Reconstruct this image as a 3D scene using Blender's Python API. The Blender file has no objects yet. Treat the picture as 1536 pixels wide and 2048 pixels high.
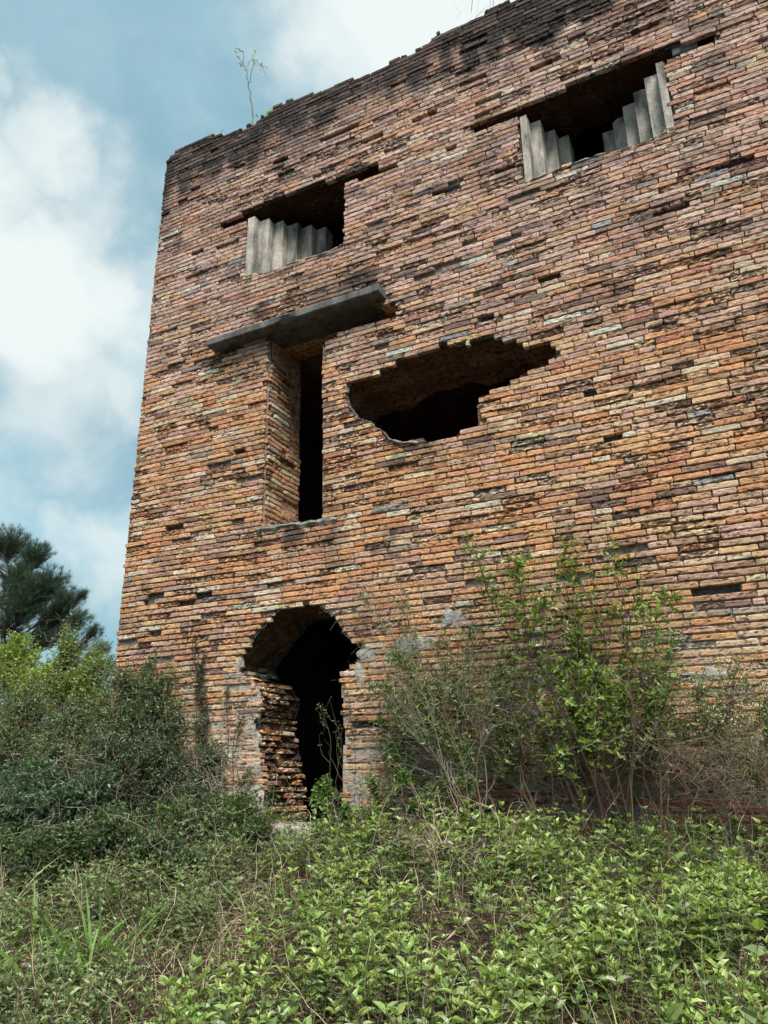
import bpy, math, random
import numpy as np
from mathutils import Vector, Matrix
from mathutils.geometry import tessellate_polygon

random.seed(7)
RNG = np.random.default_rng(11)
scene = bpy.context.scene
COL = scene.collection

# ------------------------------------------------------------------ camera
FPX = 1548.48
CR = np.array([0.89412785, 0.44764444, -0.01224122])
CU = np.array([0.15835211, -0.29048763, 0.94368509])
CF = np.array([-0.41887946, 0.84571354, 0.33061852])
EYE = np.array([0.0, -6.4, 1.5])
cam = bpy.data.cameras.new('camera')
cam.sensor_fit = 'HORIZONTAL'
cam.sensor_width = 36.0
cam.lens = 36.0 * FPX / 1536.0
cam.clip_start = 0.05
cam.clip_end = 3000
camo = bpy.data.objects.new('camera', cam)
COL.objects.link(camo)
camo.matrix_world = Matrix(((CR[0], CU[0], -CF[0], EYE[0]), (CR[1], CU[1], -CF[1], EYE[1]),
                            (CR[2], CU[2], -CF[2], EYE[2]), (0, 0, 0, 1)))
scene.camera = camo
scene.render.resolution_x = 768
scene.render.resolution_y = 1024


def ray(px, py):
    d = CR * (px - 768) / FPX + CU * (1024 - py) / FPX + CF
    return d / np.linalg.norm(d)


def wp(px, py, Y=0.0):
    """the point of the vertical plane y = Y that the photograph shows at a pixel"""
    d = ray(px, py)
    return EYE + d * ((Y - EYE[1]) / d[1])


# ------------------------------------------------------------------ world, sun, exposure
SUN_EL, SUN_AZ = 58.0, 32.0        # azimuth measured from -y (behind the camera) towards +x
sv = Vector((math.sin(math.radians(SUN_AZ)) * math.cos(math.radians(SUN_EL)),
             -math.cos(math.radians(SUN_AZ)) * math.cos(math.radians(SUN_EL)),
             math.sin(math.radians(SUN_EL))))
world = bpy.data.worlds.new("World")
scene.world = world
world.use_nodes = True
wn, wl = world.node_tree.nodes, world.node_tree.links
wn.clear()


def N(t, **k):
    n = wn.new(t)
    for a, b in k.items():
        setattr(n, a, b)
    return n


out = N('ShaderNodeOutputWorld')
bg = N('ShaderNodeBackground')
bg.inputs[1].default_value = 0.1
sky = N('ShaderNodeTexSky')
sky.sky_type = 'NISHITA'
sky.sun_disc = False
sky.sun_elevation = math.radians(SUN_EL)
sky.sun_rotation = math.radians(180 - SUN_AZ)
sky.air_density = 1.0
sky.dust_density = 1.5
tc = N('ShaderNodeTexCoord')


def wmath(op, a, b=None, clamp=False):
    n = N('ShaderNodeMath', operation=op)
    n.use_clamp = clamp
    for i, v in enumerate((a, b)):
        if v is None:
            continue
        if isinstance(v, (int, float)):
            n.inputs[i].default_value = v
        else:
            wl.new(v, n.inputs[i])
    return n.outputs[0]


def wnoise(scale, detail, rough, dist=0.0, sc=(1, 1, 1)):
    mp = N('ShaderNodeMapping')
    mp.inputs['Scale'].default_value = sc
    wl.new(tc.outputs['Generated'], mp.inputs[0])
    n = N('ShaderNodeTexNoise')
    n.inputs['Scale'].default_value = scale
    n.inputs['Detail'].default_value = detail
    n.inputs['Roughness'].default_value = rough
    n.inputs['Distortion'].default_value = dist
    wl.new(mp.outputs[0], n.inputs[0])
    return n.outputs[0]


warp_n = N('ShaderNodeTexNoise')
warp_n.inputs['Scale'].default_value = 5.5
warp_n.inputs['Detail'].default_value = 6
warp_n.inputs['Roughness'].default_value = 0.55
wl.new(tc.outputs['Generated'], warp_n.inputs[0])
vs = N('ShaderNodeVectorMath', operation='SUBTRACT')
wl.new(warp_n.outputs['Color'], vs.inputs[0])
vs.inputs[1].default_value = (.5, .5, .5)
vsc = N('ShaderNodeVectorMath', operation='SCALE')
wl.new(vs.outputs[0], vsc.inputs[0])
vsc.inputs['Scale'].default_value = 0.28
va = N('ShaderNodeVectorMath', operation='ADD')
wl.new(tc.outputs['Generated'], va.inputs[0])
wl.new(vsc.outputs[0], va.inputs[1])
vn_ = N('ShaderNodeVectorMath', operation='NORMALIZE')
wl.new(va.outputs[0], vn_.inputs[0])


def cloud_blob(d, r0, r1, w):
    n = N('ShaderNodeVectorMath', operation='DISTANCE')
    wl.new(vn_.outputs[0], n.inputs[0])
    n.inputs[1].default_value = tuple(d)
    m = N('ShaderNodeMapRange')
    m.interpolation_type = 'SMOOTHSTEP'
    wl.new(n.outputs['Value'], m.inputs[0])
    m.inputs[1].default_value = r1
    m.inputs[2].default_value = r0
    m.inputs[3].default_value = 0
    m.inputs[4].default_value = w
    return m.outputs[0]


# bright cumulus masses, each a direction in the sky with an inner and an outer radius
CL = [((90, 620), .05, .19, .95), ((235, 600), .02, .15, .8), ((150, 480), .02, .12, .6), ((230, 760), .01, .1, .6), ((50, 300), .01, .09, .62), ((-20, 150), .0, .05, .5),
      ((800, 40), .03, .13, 1.0), ((120, 780), .03, .15, .6), ((200, 1090), .01, .1, .6), ((60, 1010), .0, .06, .25),
      ((940, -120), .1, .3, 1.0), ((-300, 500), .1, .3, .8), ((-400, 1100), .1, .3, .5)]
acc = None
for (p, a, b, w) in CL:
    o_ = cloud_blob(ray(*p), a, b, w)
    acc = o_ if acc is None else wmath('MAXIMUM', acc, o_)
# the rest of the sky dome: broken bright cloud towards the sun, behind the camera and overhead
for (d, a, b, w) in (((0.3, -0.6, 0.75), .2, .9, .75), ((0.9, 0.2, 0.4), .2, .7, .6)):
    v = np.array(d) / np.linalg.norm(d)
    acc = wmath('MAXIMUM', acc, cloud_blob(v, a, b, w))
nz = wnoise(4.0, 7, .55, .3, (1, 1, 1.6))
nzc = wmath('MULTIPLY', wmath('SUBTRACT', nz, .51), .85)
cov = wmath('ADD', acc, nzc, True)
cr = N('ShaderNodeMapRange')
cr.interpolation_type = 'SMOOTHSTEP'
wl.new(cov, cr.inputs[0])
cr.inputs[1].default_value = -0.08
cr.inputs[2].default_value = 0.92
# clear part: the physical sky veiled by thin haze cloud, darker slate where the cloud base is thick
thin = N('ShaderNodeMixRGB')
thin.inputs[0].default_value = 0.8
skm = N('ShaderNodeMixRGB', blend_type='MULTIPLY')
skm.inputs[0].default_value = 1.0
skm.inputs[2].default_value = (1.0, 1.1, 1.0, 1)
wl.new(sky.outputs[0], skm.inputs[1])
wl.new(skm.outputs[0], thin.inputs[1])
thin.inputs[2].default_value = (2.15, 3.85, 4.45, 1)
n2 = wnoise(3.2, 5, .5, .2, (1, 1, 2.0))
sl = N('ShaderNodeMixRGB')
slr = N('ShaderNodeMapRange')
slr.inputs[1].default_value = .38
slr.inputs[2].default_value = .62
wl.new(n2, slr.inputs[0])
wl.new(slr.outputs[0], sl.inputs[0])
wl.new(thin.outputs[0], sl.inputs[1])
sl.inputs[2].default_value = (1.6, 2.85, 3.55, 1)
cm = N('ShaderNodeMixRGB')
wl.new(cr.outputs[0], cm.inputs[0])
wl.new(sl.outputs[0], cm.inputs[1])
cm.inputs[2].default_value = (5.3, 5.75, 5.7, 1)
wl.new(cm.outputs[0], bg.inputs[0])
wl.new(bg.outputs[0], out.inputs[0])

sl_ = bpy.data.lights.new('sun', 'SUN')
sl_.energy = 4.0
sl_.angle = math.radians(24)
sl_.color = (1.0, 0.95, 0.87)
so = bpy.data.objects.new('sun', sl_)
COL.objects.link(so)
so.rotation_euler = sv.to_track_quat('Z', 'Y').to_euler()
scene.view_settings.view_transform = 'Standard'
scene.view_settings.look = 'None'
scene.view_settings.gamma = 1
scene.view_settings.exposure = 0.72


# ------------------------------------------------------------------ helpers: noise
def _h(ix, iy, iz, s=0):
    with np.errstate(over='ignore'):
        n = (ix.astype(np.int64) * 374761393 + iy.astype(np.int64) * 668265263 +
             iz.astype(np.int64) * 2147483647 + s * 1274126177) & 0xffffffff
        n = ((n ^ (n >> 13)) * 1274126177) & 0xffffffff
        n = ((n ^ (n >> 16)) * 2246822519) & 0xffffffff
        n = n ^ (n >> 15)
    return (n & 0xffffff) / float(0xffffff)


def vn(x, y, z=0.0, s=0):
    """value noise, -1..1"""
    x, y, z = np.broadcast_arrays(np.asarray(x, float), np.asarray(y, float), np.asarray(z, float))
    ix, iy, iz = np.floor(x), np.floor(y), np.floor(z)
    fx, fy, fz = x - ix, y - iy, z - iz
    fx, fy, fz = fx * fx * (3 - 2 * fx), fy * fy * (3 - 2 * fy), fz * fz * (3 - 2 * fz)
    r = 0
    for a in (0, 1):
        for b in (0, 1):
            for c in (0, 1):
                w = (fx if a else 1 - fx) * (fy if b else 1 - fy) * (fz if c else 1 - fz)
                r = r + w * _h(ix + a, iy + b, iz + c, s)
    return r * 2 - 1


def fbm(x, y, z=0.0, s=0, o=4):
    r, a, t = 0, 1.0, 0
    for i in range(o):
        r = r + a * vn(np.asarray(x) * 2 ** i, np.asarray(y) * 2 ** i, np.asarray(z) * 2 ** i, s + i)
        t += a
        a *= .5
    return r / t


def sstep(a, b, x):
    t = np.clip((x - a) / (b - a), 0, 1)
    return t * t * (3 - 2 * t)


def inpoly(poly, x, y):
    x = np.asarray(x, float)
    y = np.asarray(y, float)
    ins = np.zeros(np.broadcast(x, y).shape, bool)
    n = len(poly)
    for i in range(n):
        x0, y0 = poly[i]
        x1, y1 = poly[(i + 1) % n]
        if y0 == y1:
            continue
        c = ((y0 > y) != (y1 > y)) & (x < (x1 - x0) * (y - y0) / (y1 - y0) + x0)
        ins ^= c
    return ins


# ------------------------------------------------------------------ helpers: objects
def link_mesh(name, verts, faces_tri, cols, mats, parent=None, midx=None, quads=None, smooth=False):
    """numpy vertices, triangles and/or quads and vertex colours into ONE mesh object"""
    me = bpy.data.meshes.new(name)
    verts = np.asarray(verts, np.float32)
    me.vertices.add(len(verts))
    me.vertices.foreach_set('co', verts.ravel())
    tri = np.asarray(faces_tri, np.int32).reshape(-1, 3) if faces_tri is not None else np.zeros((0, 3), np.int32)
    qd = np.asarray(quads, np.int32).reshape(-1, 4) if quads is not None else np.zeros((0, 4), np.int32)
    loops = np.concatenate([tri.ravel(), qd.ravel()])
    me.loops.add(len(loops))
    me.loops.foreach_set('vertex_index', loops)
    me.polygons.add(len(tri) + len(qd))
    st = np.concatenate([np.arange(len(tri)) * 3, len(tri) * 3 + np.arange(len(qd)) * 4]).astype(np.int32)
    me.polygons.foreach_set('loop_start', st)
    if midx is not None:
        me.polygons.foreach_set('material_index', np.asarray(midx, np.int32))
    me.polygons.foreach_set('use_smooth', np.full(len(st), smooth, bool))
    if cols is not None:
        ca = me.color_attributes.new('Col', 'FLOAT_COLOR', 'POINT')
        c4 = np.ones((len(verts), 4), np.float32)
        cols = np.asarray(cols)
        c4[:, :cols.shape[1]] = cols
        if cols.shape[1] == 3:
            c4[:, 3] = .3
        ca.data.foreach_set('color', c4.ravel())
    me.update(calc_edges=True)
    me.validate()
    for m in (mats if isinstance(mats, (list, tuple)) else [mats]):
        me.materials.append(m)
    ob = bpy.data.objects.new(name, me)
    COL.objects.link(ob)
    if parent is not None:
        ob.parent = parent
        ob.matrix_parent_inverse = Matrix.Translation(-Vector(parent.location))
    return ob


def tag(o, label=None, cat=None, group=None, kind=None):
    if label:
        o['label'] = label
    if cat:
        o['category'] = cat
    if group:
        o['group'] = group
    if kind:
        o['kind'] = kind
    return o


def empty(name, loc, label, cat, group=None):
    o = bpy.data.objects.new(name, None)
    o.location = tuple(float(c) for c in loc)
    COL.objects.link(o)
    return tag(o, label, cat, group)


# ------------------------------------------------------------------ materials
def new_mat(name):
    m = bpy.data.materials.new(name)
    m.use_nodes = True
    nt = m.node_tree
    nt.nodes.clear()
    return m, nt.nodes, nt.links


def masonry_mat(name, pit=1.0, bump=1.0, smear=0.5):
    m, n, l = new_mat(name)
    o = n.new('ShaderNodeOutputMaterial')
    b = n.new('ShaderNodeBsdfPrincipled')
    b.inputs['Roughness'].default_value = 0.93
    b.inputs['Specular IOR Level'].default_value = 0.15
    l.new(b.outputs[0], o.inputs[0])
    at = n.new('ShaderNodeAttribute')
    at.attribute_name = 'Col'
    g = n.new('ShaderNodeNewGeometry')

    def noise(scale, det=4, rough=.6, vec=None):
        t = n.new('ShaderNodeTexNoise')
        t.inputs['Scale'].default_value = scale
        t.inputs['Detail'].default_value = det
        t.inputs['Roughness'].default_value = rough
        l.new(vec or g.outputs['Position'], t.inputs['Vector'])
        return t.outputs['Fac']

    def ramp(f, a, b_, va_, vb_):
        r = n.new('ShaderNodeMapRange')
        l.new(f, r.inputs[0])
        r.inputs[1].default_value = a
        r.inputs[2].default_value = b_
        r.inputs[3].default_value = va_
        r.inputs[4].default_value = vb_
        return r.outputs[0]

    def mix(fac, a, b_, mode='MIX'):
        x = n.new('ShaderNodeMixRGB')
        x.blend_type = mode
        if isinstance(fac, float):
            x.inputs[0].default_value = fac
        else:
            l.new(fac, x.inputs[0])
        for i, v in ((1, a), (2, b_)):
            if isinstance(v, tuple):
                x.inputs[i].default_value = v
            else:
                l.new(v, x.inputs[i])
        return x.outputs[0]
    mp = n.new('ShaderNodeMapping')
    mp.inputs['Scale'].default_value = (.55, .55, 1.5)
    l.new(g.outputs['Position'], mp.inputs[0])
    sv_ = mp.outputs[0]
    grain = ramp(noise(48, 6, .72, sv_), .28, .72, .52, 1.46)
    comb = n.new('ShaderNodeCombineXYZ')
    for i in range(3):
        l.new(grain, comb.inputs[i])
    c = mix(1.0, at.outputs['Color'], comb.outputs[0], 'MULTIPLY')
    pn = n.new('ShaderNodeMath')
    pn.operation = 'ADD'
    l.new(noise(34, 5, .68, sv_), pn.inputs[0])
    wear = n.new('ShaderNodeMath')
    wear.operation = 'MULTIPLY'
    l.new(at.outputs['Alpha'], wear.inputs[0])
    wear.inputs[1].default_value = .15
    l.new(wear.outputs[0], pn.inputs[1])
    pits = ramp(pn.outputs[0], .585, .655, 0, .88 * pit)
    c = mix(pits, c, (.035, .024, .02, 1))
    sm = ramp(noise(16, 6, .72, sv_), .60, .67, 0, smear)
    c = mix(sm, c, (.42, .38, .33, 1))
    l.new(c, b.inputs['Base Color'])
    bp = n.new('ShaderNodeBump')
    bp.inputs['Strength'].default_value = .9 * bump
    bp.inputs['Distance'].default_value = .010
    a = n.new('ShaderNodeMath')
    a.operation = 'SUBTRACT'
    l.new(noise(55, 6, .72, sv_), a.inputs[0])
    l.new(pits, a.inputs[1])
    l.new(a.outputs[0], bp.inputs['Height'])
    l.new(bp.outputs[0], b.inputs['Normal'])
    return m


M_BRICK = masonry_mat('weathered_brick', 1.0, 1.0, .45)
M_MORTAR = masonry_mat('lime_mortar', .5, 1.2, .3)


def concrete_mat(name, base, dark, dk=.5, stain_scale=3.0):
    m, n, l = new_mat(name)
    o = n.new('ShaderNodeOutputMaterial')
    b = n.new('ShaderNodeBsdfPrincipled')
    b.inputs['Roughness'].default_value = .9
    b.inputs['Specular IOR Level'].default_value = .2
    l.new(b.outputs[0], o.inputs[0])
    g = n.new('ShaderNodeNewGeometry')
    mp = n.new('ShaderNodeMapping')
    mp.inputs['Scale'].default_value = (1, 1, .3)
    l.new(g.outputs['Position'], mp.inputs[0])
    t = n.new('ShaderNodeTexNoise')
    t.inputs['Scale'].default_value = stain_scale * 2.5
    t.inputs['Detail'].default_value = 7
    t.inputs['Roughness'].default_value = .65
    l.new(mp.outputs[0], t.inputs[0])
    r = n.new('ShaderNodeMapRange')
    r.inputs[1].default_value = dk - .08
    r.inputs[2].default_value = dk + .2
    l.new(t.outputs[0], r.inputs[0])
    x = n.new('ShaderNodeMixRGB')
    l.new(r.outputs[0], x.inputs[0])
    x.inputs[1].default_value = base + (1,)
    x.inputs[2].default_value = dark + (1,)
    t2 = n.new('ShaderNodeTexNoise')
    t2.inputs['Scale'].default_value = 60
    t2.inputs['Detail'].default_value = 5
    l.new(g.outputs['Position'], t2.inputs[0])
    r2 = n.new('ShaderNodeMapRange')
    r2.inputs[1].default_value = .3
    r2.inputs[2].default_value = .7
    r2.inputs[3].default_value = .7
    r2.inputs[4].default_value = 1.2
    l.new(t2.outputs[0], r2.inputs[0])
    y = n.new('ShaderNodeVectorMath')
    y.operation = 'SCALE'
    l.new(x.outputs[0], y.inputs[0])
    l.new(r2.outputs[0], y.inputs['Scale'])
    l.new(y.outputs[0], b.inputs['Base Color'])
    bp = n.new('ShaderNodeBump')
    bp.inputs['Strength'].default_value = .6
    bp.inputs['Distance'].default_value = .006
    l.new(t2.outputs[0], bp.inputs['Height'])
    l.new(bp.outputs[0], b.inputs['Normal'])
    return m


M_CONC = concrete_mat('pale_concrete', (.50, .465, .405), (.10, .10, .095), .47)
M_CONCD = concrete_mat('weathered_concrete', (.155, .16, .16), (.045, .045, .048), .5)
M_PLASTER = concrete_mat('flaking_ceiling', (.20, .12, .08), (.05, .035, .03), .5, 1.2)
M_STONE = concrete_mat('doorstep_stone', (.40, .37, .33), (.13, .12, .11), .58)


def leaf_mat(name, trans=.35, rough=.5, spec=.35):
    m, n, l = new_mat(name)
    o = n.new('ShaderNodeOutputMaterial')
    at = n.new('ShaderNodeAttribute')
    at.attribute_name = 'Col'
    b = n.new('ShaderNodeBsdfPrincipled')
    b.inputs['Roughness'].default_value = rough
    b.inputs['Specular IOR Level'].default_value = spec
    l.new(at.outputs['Color'], b.inputs['Base Color'])
    tr = n.new('ShaderNodeBsdfTranslucent')
    mu = n.new('ShaderNodeMixRGB')
    mu.blend_type = 'MULTIPLY'
    mu.inputs[0].default_value = 1
    l.new(at.outputs['Color'], mu.inputs[1])
    mu.inputs[2].default_value = (1.5, 1.5, .7, 1)
    l.new(mu.outputs[0], tr.inputs[0])
    mx = n.new('ShaderNodeMixShader')
    mx.inputs[0].default_value = trans
    l.new(b.outputs[0], mx.inputs[1])
    l.new(tr.outputs[0], mx.inputs[2])
    l.new(mx.outputs[0], o.inputs[0])
    return m


M_LEAF = leaf_mat('leaf', .35, .40, .6)
M_NEEDLE = leaf_mat('pine_needle', .1, .55, .3)
M_STEM = leaf_mat('stem_bark', 0.0, .85, .15)


def ground_mat():
    m, n, l = new_mat('soil_and_litter')
    o = n.new('ShaderNodeOutputMaterial')
    b = n.new('ShaderNodeBsdfPrincipled')
    b.inputs['Roughness'].default_value = 1
    b.inputs['Specular IOR Level'].default_value = .1
    l.new(b.outputs[0], o.inputs[0])
    g = n.new('ShaderNodeNewGeometry')
    t = n.new('ShaderNodeTexNoise')
    t.inputs['Scale'].default_value = 9
    t.inputs['Detail'].default_value = 9
    t.inputs['Roughness'].default_value = .7
    l.new(g.outputs['Position'], t.inputs[0])
    r = n.new('ShaderNodeValToRGB')
    r.color_ramp.elements[0].position = .35
    r.color_ramp.elements[0].color = (.015, .011, .009, 1)
    r.color_ramp.elements[1].position = .68
    r.color_ramp.elements[1].color = (.085, .058, .042, 1)
    l.new(t.outputs[0], r.inputs[0])
    l.new(r.outputs[0], b.inputs['Base Color'])
    bp = n.new('ShaderNodeBump')
    bp.inputs['Distance'].default_value = .03
    l.new(t.outputs[0], bp.inputs['Height'])
    l.new(bp.outputs[0], b.inputs['Normal'])
    return m


M_SOIL = ground_mat()


# ------------------------------------------------------------------ the ground
def gz(x, y):
    x = np.asarray(x, float)
    y = np.asarray(y, float)
    t = np.clip((y + 6.4) / 6.3, 0, 1)
    z = 1.10 * t ** 1.05
    z = np.where(y < -6.4, .06 * (y + 6.4) * np.exp(-np.abs(y + 6.4) / 30), z)
    z = z + .05 * fbm(x * .8, y * .8, 0, 3, 3) + .015 * vn(x * 5, y * 5, 0, 9)
    return z


def build_ground():
    a = np.linspace(-1, 1, 241)
    s = np.sinh(a * 5.2) / np.sinh(5.2)
    X, Y = np.meshgrid(-1.5 + s * 900, -3 + s * 900, indexing='ij')
    Z = gz(X, Y)
    n = len(a)
    idx = np.arange(n * n).reshape(n, n)
    q = np.stack([idx[:-1, :-1], idx[1:, :-1], idx[1:, 1:], idx[:-1, 1:]], -1).reshape(-1, 4)
    o = link_mesh('ground', np.stack([X, Y, Z], -1).reshape(-1, 3), None, None, M_SOIL, quads=q, smooth=True)
    tag(o, kind='structure')


build_ground()

# ------------------------------------------------------------------ openings, read off the photograph
def crop(ox, oy, s, pts):
    return [(ox + x / s, oy + y / s) for x, y in pts]


def flat(pts, Y=0.0):
    r = []
    for p in pts:
        w = wp(p[0], p[1], Y)
        r.append((w[0], w[2]))
    return r


H_W1 = flat(crop(900, 0, 2.415, [(112, 650), (108, 606), (200, 578), (280, 548), (360, 508), (430, 474), (520, 452), (545, 428),
             (562, 402), (650, 380), (720, 345), (790, 312), (850, 292), (960, 258), (1020, 238), (1080, 216), (1190, 180), (1278, 148),
             (1284, 196), (1190, 236), (1100, 268), (1045, 294), (1030, 300), (1050, 450), (1085, 622), (1000, 655), (930, 690),
             (850, 712), (760, 742), (700, 760), (640, 780), (560, 806), (480, 840), (365, 888), (345, 700), (332, 575), (240, 610)]))
H_W2 = flat(crop(300, 250, 2.56, [(370, 542), (368, 500), (450, 467), (510, 436), (560, 420), (620, 385), (690, 360), (760, 335), (850, 300),
             (920, 285), (1000, 262), (1080, 230), (1165, 194), (1168, 246), (1080, 278), (993, 306), (992, 460), (990, 618), (930, 645),
             (870, 670), (780, 692), (700, 716), (600, 750), (500, 778), (497, 640), (500, 492), (430, 520)]))
H_N = flat(crop(400, 550, 2.048, [(285, 345), (285, 250), (400, 200), (560, 150), (730, 120), (790, 116), (810, 132), (800, 165), (770, 185),
            (700, 197), (640, 222), (570, 242), (540, 262), (502, 290), (500, 500), (500, 760), (500, 1000), (440, 1012), (380, 1018), (300, 1030),
            (262, 1030), (266, 800), (274, 600), (280, 450)]))
H_B = flat(crop(400, 550, 2.048, [(620, 430), (680, 415), (740, 400), (780, 380), (815, 350), (870, 325), (940, 308), (1000, 285), (1080, 288), (1160, 265),
            (1230, 250), (1240, 272), (1290, 266), (1330, 290), (1380, 285), (1400, 280), (1465, 285), (1455, 320), (1430, 350), (1370, 380),
            (1340, 395), (1280, 430), (1235, 470), (1190, 482), (1140, 495), (1135, 560), (1135, 620), (1055, 645), (1045, 660), (970, 675), (900, 682), (840, 686),
            (775, 668), (750, 635), (715, 620), (700, 600), (650, 585), (610, 530), (600, 490), (608, 460)]))
H_D = flat(crop(200, 1050, 2.56, [(860, 1660), (850, 1500), (838, 1300), (822, 1150), (795, 1000), (832, 900), (820, 850), (790, 800), (725, 770), (702, 700), (740, 650),
            (770, 610), (800, 560), (850, 510), (880, 460), (920, 437), (1000, 425), (1060, 402), (1110, 402), (1150, 440), (1200, 470),
            (1228, 510), (1250, 560), (1290, 600), (1342, 615), (1330, 690), (1290, 720), (1245, 760), (1240, 850), (1250, 1000), (1255, 1100),
            (1242, 1200), (1240, 1440), (1240, 1660)]))
HOLES = [H_W1, H_W2, H_N, H_B, H_D]
TOP = flat([(328, 345), (331, 322), (352, 303), (395, 284), (430, 272), (470, 258), (510, 244), (540, 226), (552, 214), (590, 200), (620, 186),
            (655, 174), (700, 158), (740, 142), (780, 127), (815, 112), (850, 92), (870, 72), (905, 58), (940, 42), (985, 15), (1020, 2)])
TX = np.array([p[0] for p in TOP])
TZ = np.array([p[1] for p in TOP])
XL, XR = float(wp(300, 640)[0]), 3.2
ZB = 0.55


def topz(x):
    x = np.asarray(x, float)
    base = np.interp(x, TX, TZ)
    nn = .05 * vn(x * 3.1, 0, 0, 5) + .03 * vn(x * 11, 0, 0, 6)
    return base + nn * sstep(-6.3, -5.8, x)


# ------------------------------------------------------------------ bricks
PITCH = .0592
SLOTS = []
for (px, py, w_) in ((668, 268, .34), (755, 345, .5), (700, 258, .2), (893, 381, .3), (745, 280, .25), (905, 300, .1), (1010, 340, .2), (1290, 60, .25), (395, 505, .16), (850, 235, .3),
                     (312, 1190, .22), (372, 1208, .2), (408, 1192, .22), (300, 1206, .14), (312, 1265, .13), (350, 1060, .22), (1340, 420, .3), (1180, 790, .1), (1470, 330, .3), (1225, 880, .14),
                     (1430, 1175, .34), (725, 1308, .22), (730, 1445, .24), (280, 560, .14), (610, 880, .1), (1100, 560, .2), (975, 640, .14), (480, 900, .14), (1085, 130, .28), (560, 320, .2)):
    q_ = wp(px, py)
    zz_ = math.floor((q_[2] - .55) / PITCH) * PITCH + .55
    SLOTS.append((q_[0] - w_ / 2, q_[0] + w_ / 2, zz_ + .002, zz_ + PITCH - .002))
PAL = np.array([(.62, .300, .135), (.64, .365, .190), (.64, .425, .27), (.60, .360, .265), (.48, .285, .180),
                (.27, .165, .125), (.36, .275, .22), (.68, .53, .39), (.54, .245, .140), (.33, .32, .30)]) * 1.10


def brick_colour(x, z, rng):
    """own colour of each brick: fired clay from orange to buff, some grey ones; more pink and brown high on the wall; shrub shade painted in low on the right"""
    n = len(x)
    hi = sstep(4.2, 7.6, z + .5 * vn(x * .6, z * .6, 0, 21))
    w = np.array([.26, .28, .15, .09, .10, .022, .012, .03, .04, .003])[None] * (1 - hi)[:, None] + \
        np.array([.05, .16, .13, .38, .11, .03, .02, .04, .08, .004])[None] * hi[:, None]
    patch = sstep(.1, .5, fbm(x * .7, z * 1.3, 0, 31, 3))
    w[:, 4:7] *= (1 + 1.6 * patch)[:, None]
    cw = np.cumsum(w / w.sum(1, keepdims=True), 1)
    r = rng.random(n)[:, None]
    i = np.minimum((r > cw).sum(1), 9)
    broad = .13 * fbm(x * .45, z * .6, 0, 37, 3)[:, None]
    c = PAL[i] * (1 + .10 * rng.standard_normal((n, 1)) + broad) * (1 + .02 * rng.standard_normal((n, 3)))
    c = c * (1 + hi[:, None] * np.array([[.0, .02, .10]]))
    shrub_shade = (1 - sstep(1.35, 2.25, z + .3 * fbm(x * 1.1, z, 0, 35, 2))) * sstep(-3.4, -2.4, x)  # shade behind the wall shrubs, painted into the brick colour
    c = c * (1 - shrub_shade[:, None] * np.array([[.58, .72, .74]]))
    gy = c @ np.array([.35, .45, .20])
    k = (.10 + .16 * hi)[:, None]
    c = (c * (1 - k) + gy[:, None] * k * np.array([[1.06, 1.0, .98]])) * 1.10
    return np.clip(c, .03, .75)


def stain(x, z):
    """black mould that has crept down from the wall head, streaks below the openings, blotches"""
    dt = topz(x) - z
    nn = fbm(x * .9, z * .8, 0, 41, 4)
    st = 1.0 - sstep(.40, 1.05, dt + nn * .85 + .3 * vn(x * 7, z * 1.5, 0, 44))
    corner = (1 - sstep(.2, 1.9, x - XL)) * (1 - sstep(.8, 3.2, dt)) * sstep(-.35, .45, fbm(x * 3, z * 3, 0, 47, 3))
    bl = sstep(.32, .70, fbm(x * 2.6, z * 7, 0, 51, 5)) * .65
    up = sstep(4.6, 7.5, z) * sstep(.05, .55, fbm(x * 2.6, z * 6.0, 0, 57, 5)) * .5
    s = np.maximum.reduce([st * .93, corner * .6, bl, up])
    # run-off below the window sills and along the narrow opening's sill
    for (a, b, zz, L) in ((-5.0, -3.2, 5.35 + 1.5, .5), (-4.75, -2.9, 4.02, .55), (-3.4, -1.9, 4.75, .5)):
        k = sstep(a - .1, a + .2, x) * (1 - sstep(b - .2, b + .1, x)) * sstep(zz - L, zz - .05, z) * (1 - sstep(zz + .02, zz + .08, z))
        s = np.maximum(s, k * sstep(-.3, .4, fbm(x * 4, z * 2.5, 0, 61, 3)) * .8)
    return np.clip(s, 0, .95)


def fill_courses(width, z0, z1, rng, pitch=PITCH):
    B = []
    nco = int((z1 - z0) / pitch) + 1
    for k in range(nco):
        v = z0 + k * pitch
        u = -rng.uniform(0, .3)
        kind = rng.random()
        while u < width:
            r = rng.random()
            if r < .62:
                L = rng.normal(.315, .018)
            elif r < .9:
                L = rng.normal(.168, .015)
            else:
                L = rng.uniform(.08, .25)
            B.append((u, u + L, v, v + pitch))
            u += L
    return np.array(B)


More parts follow.
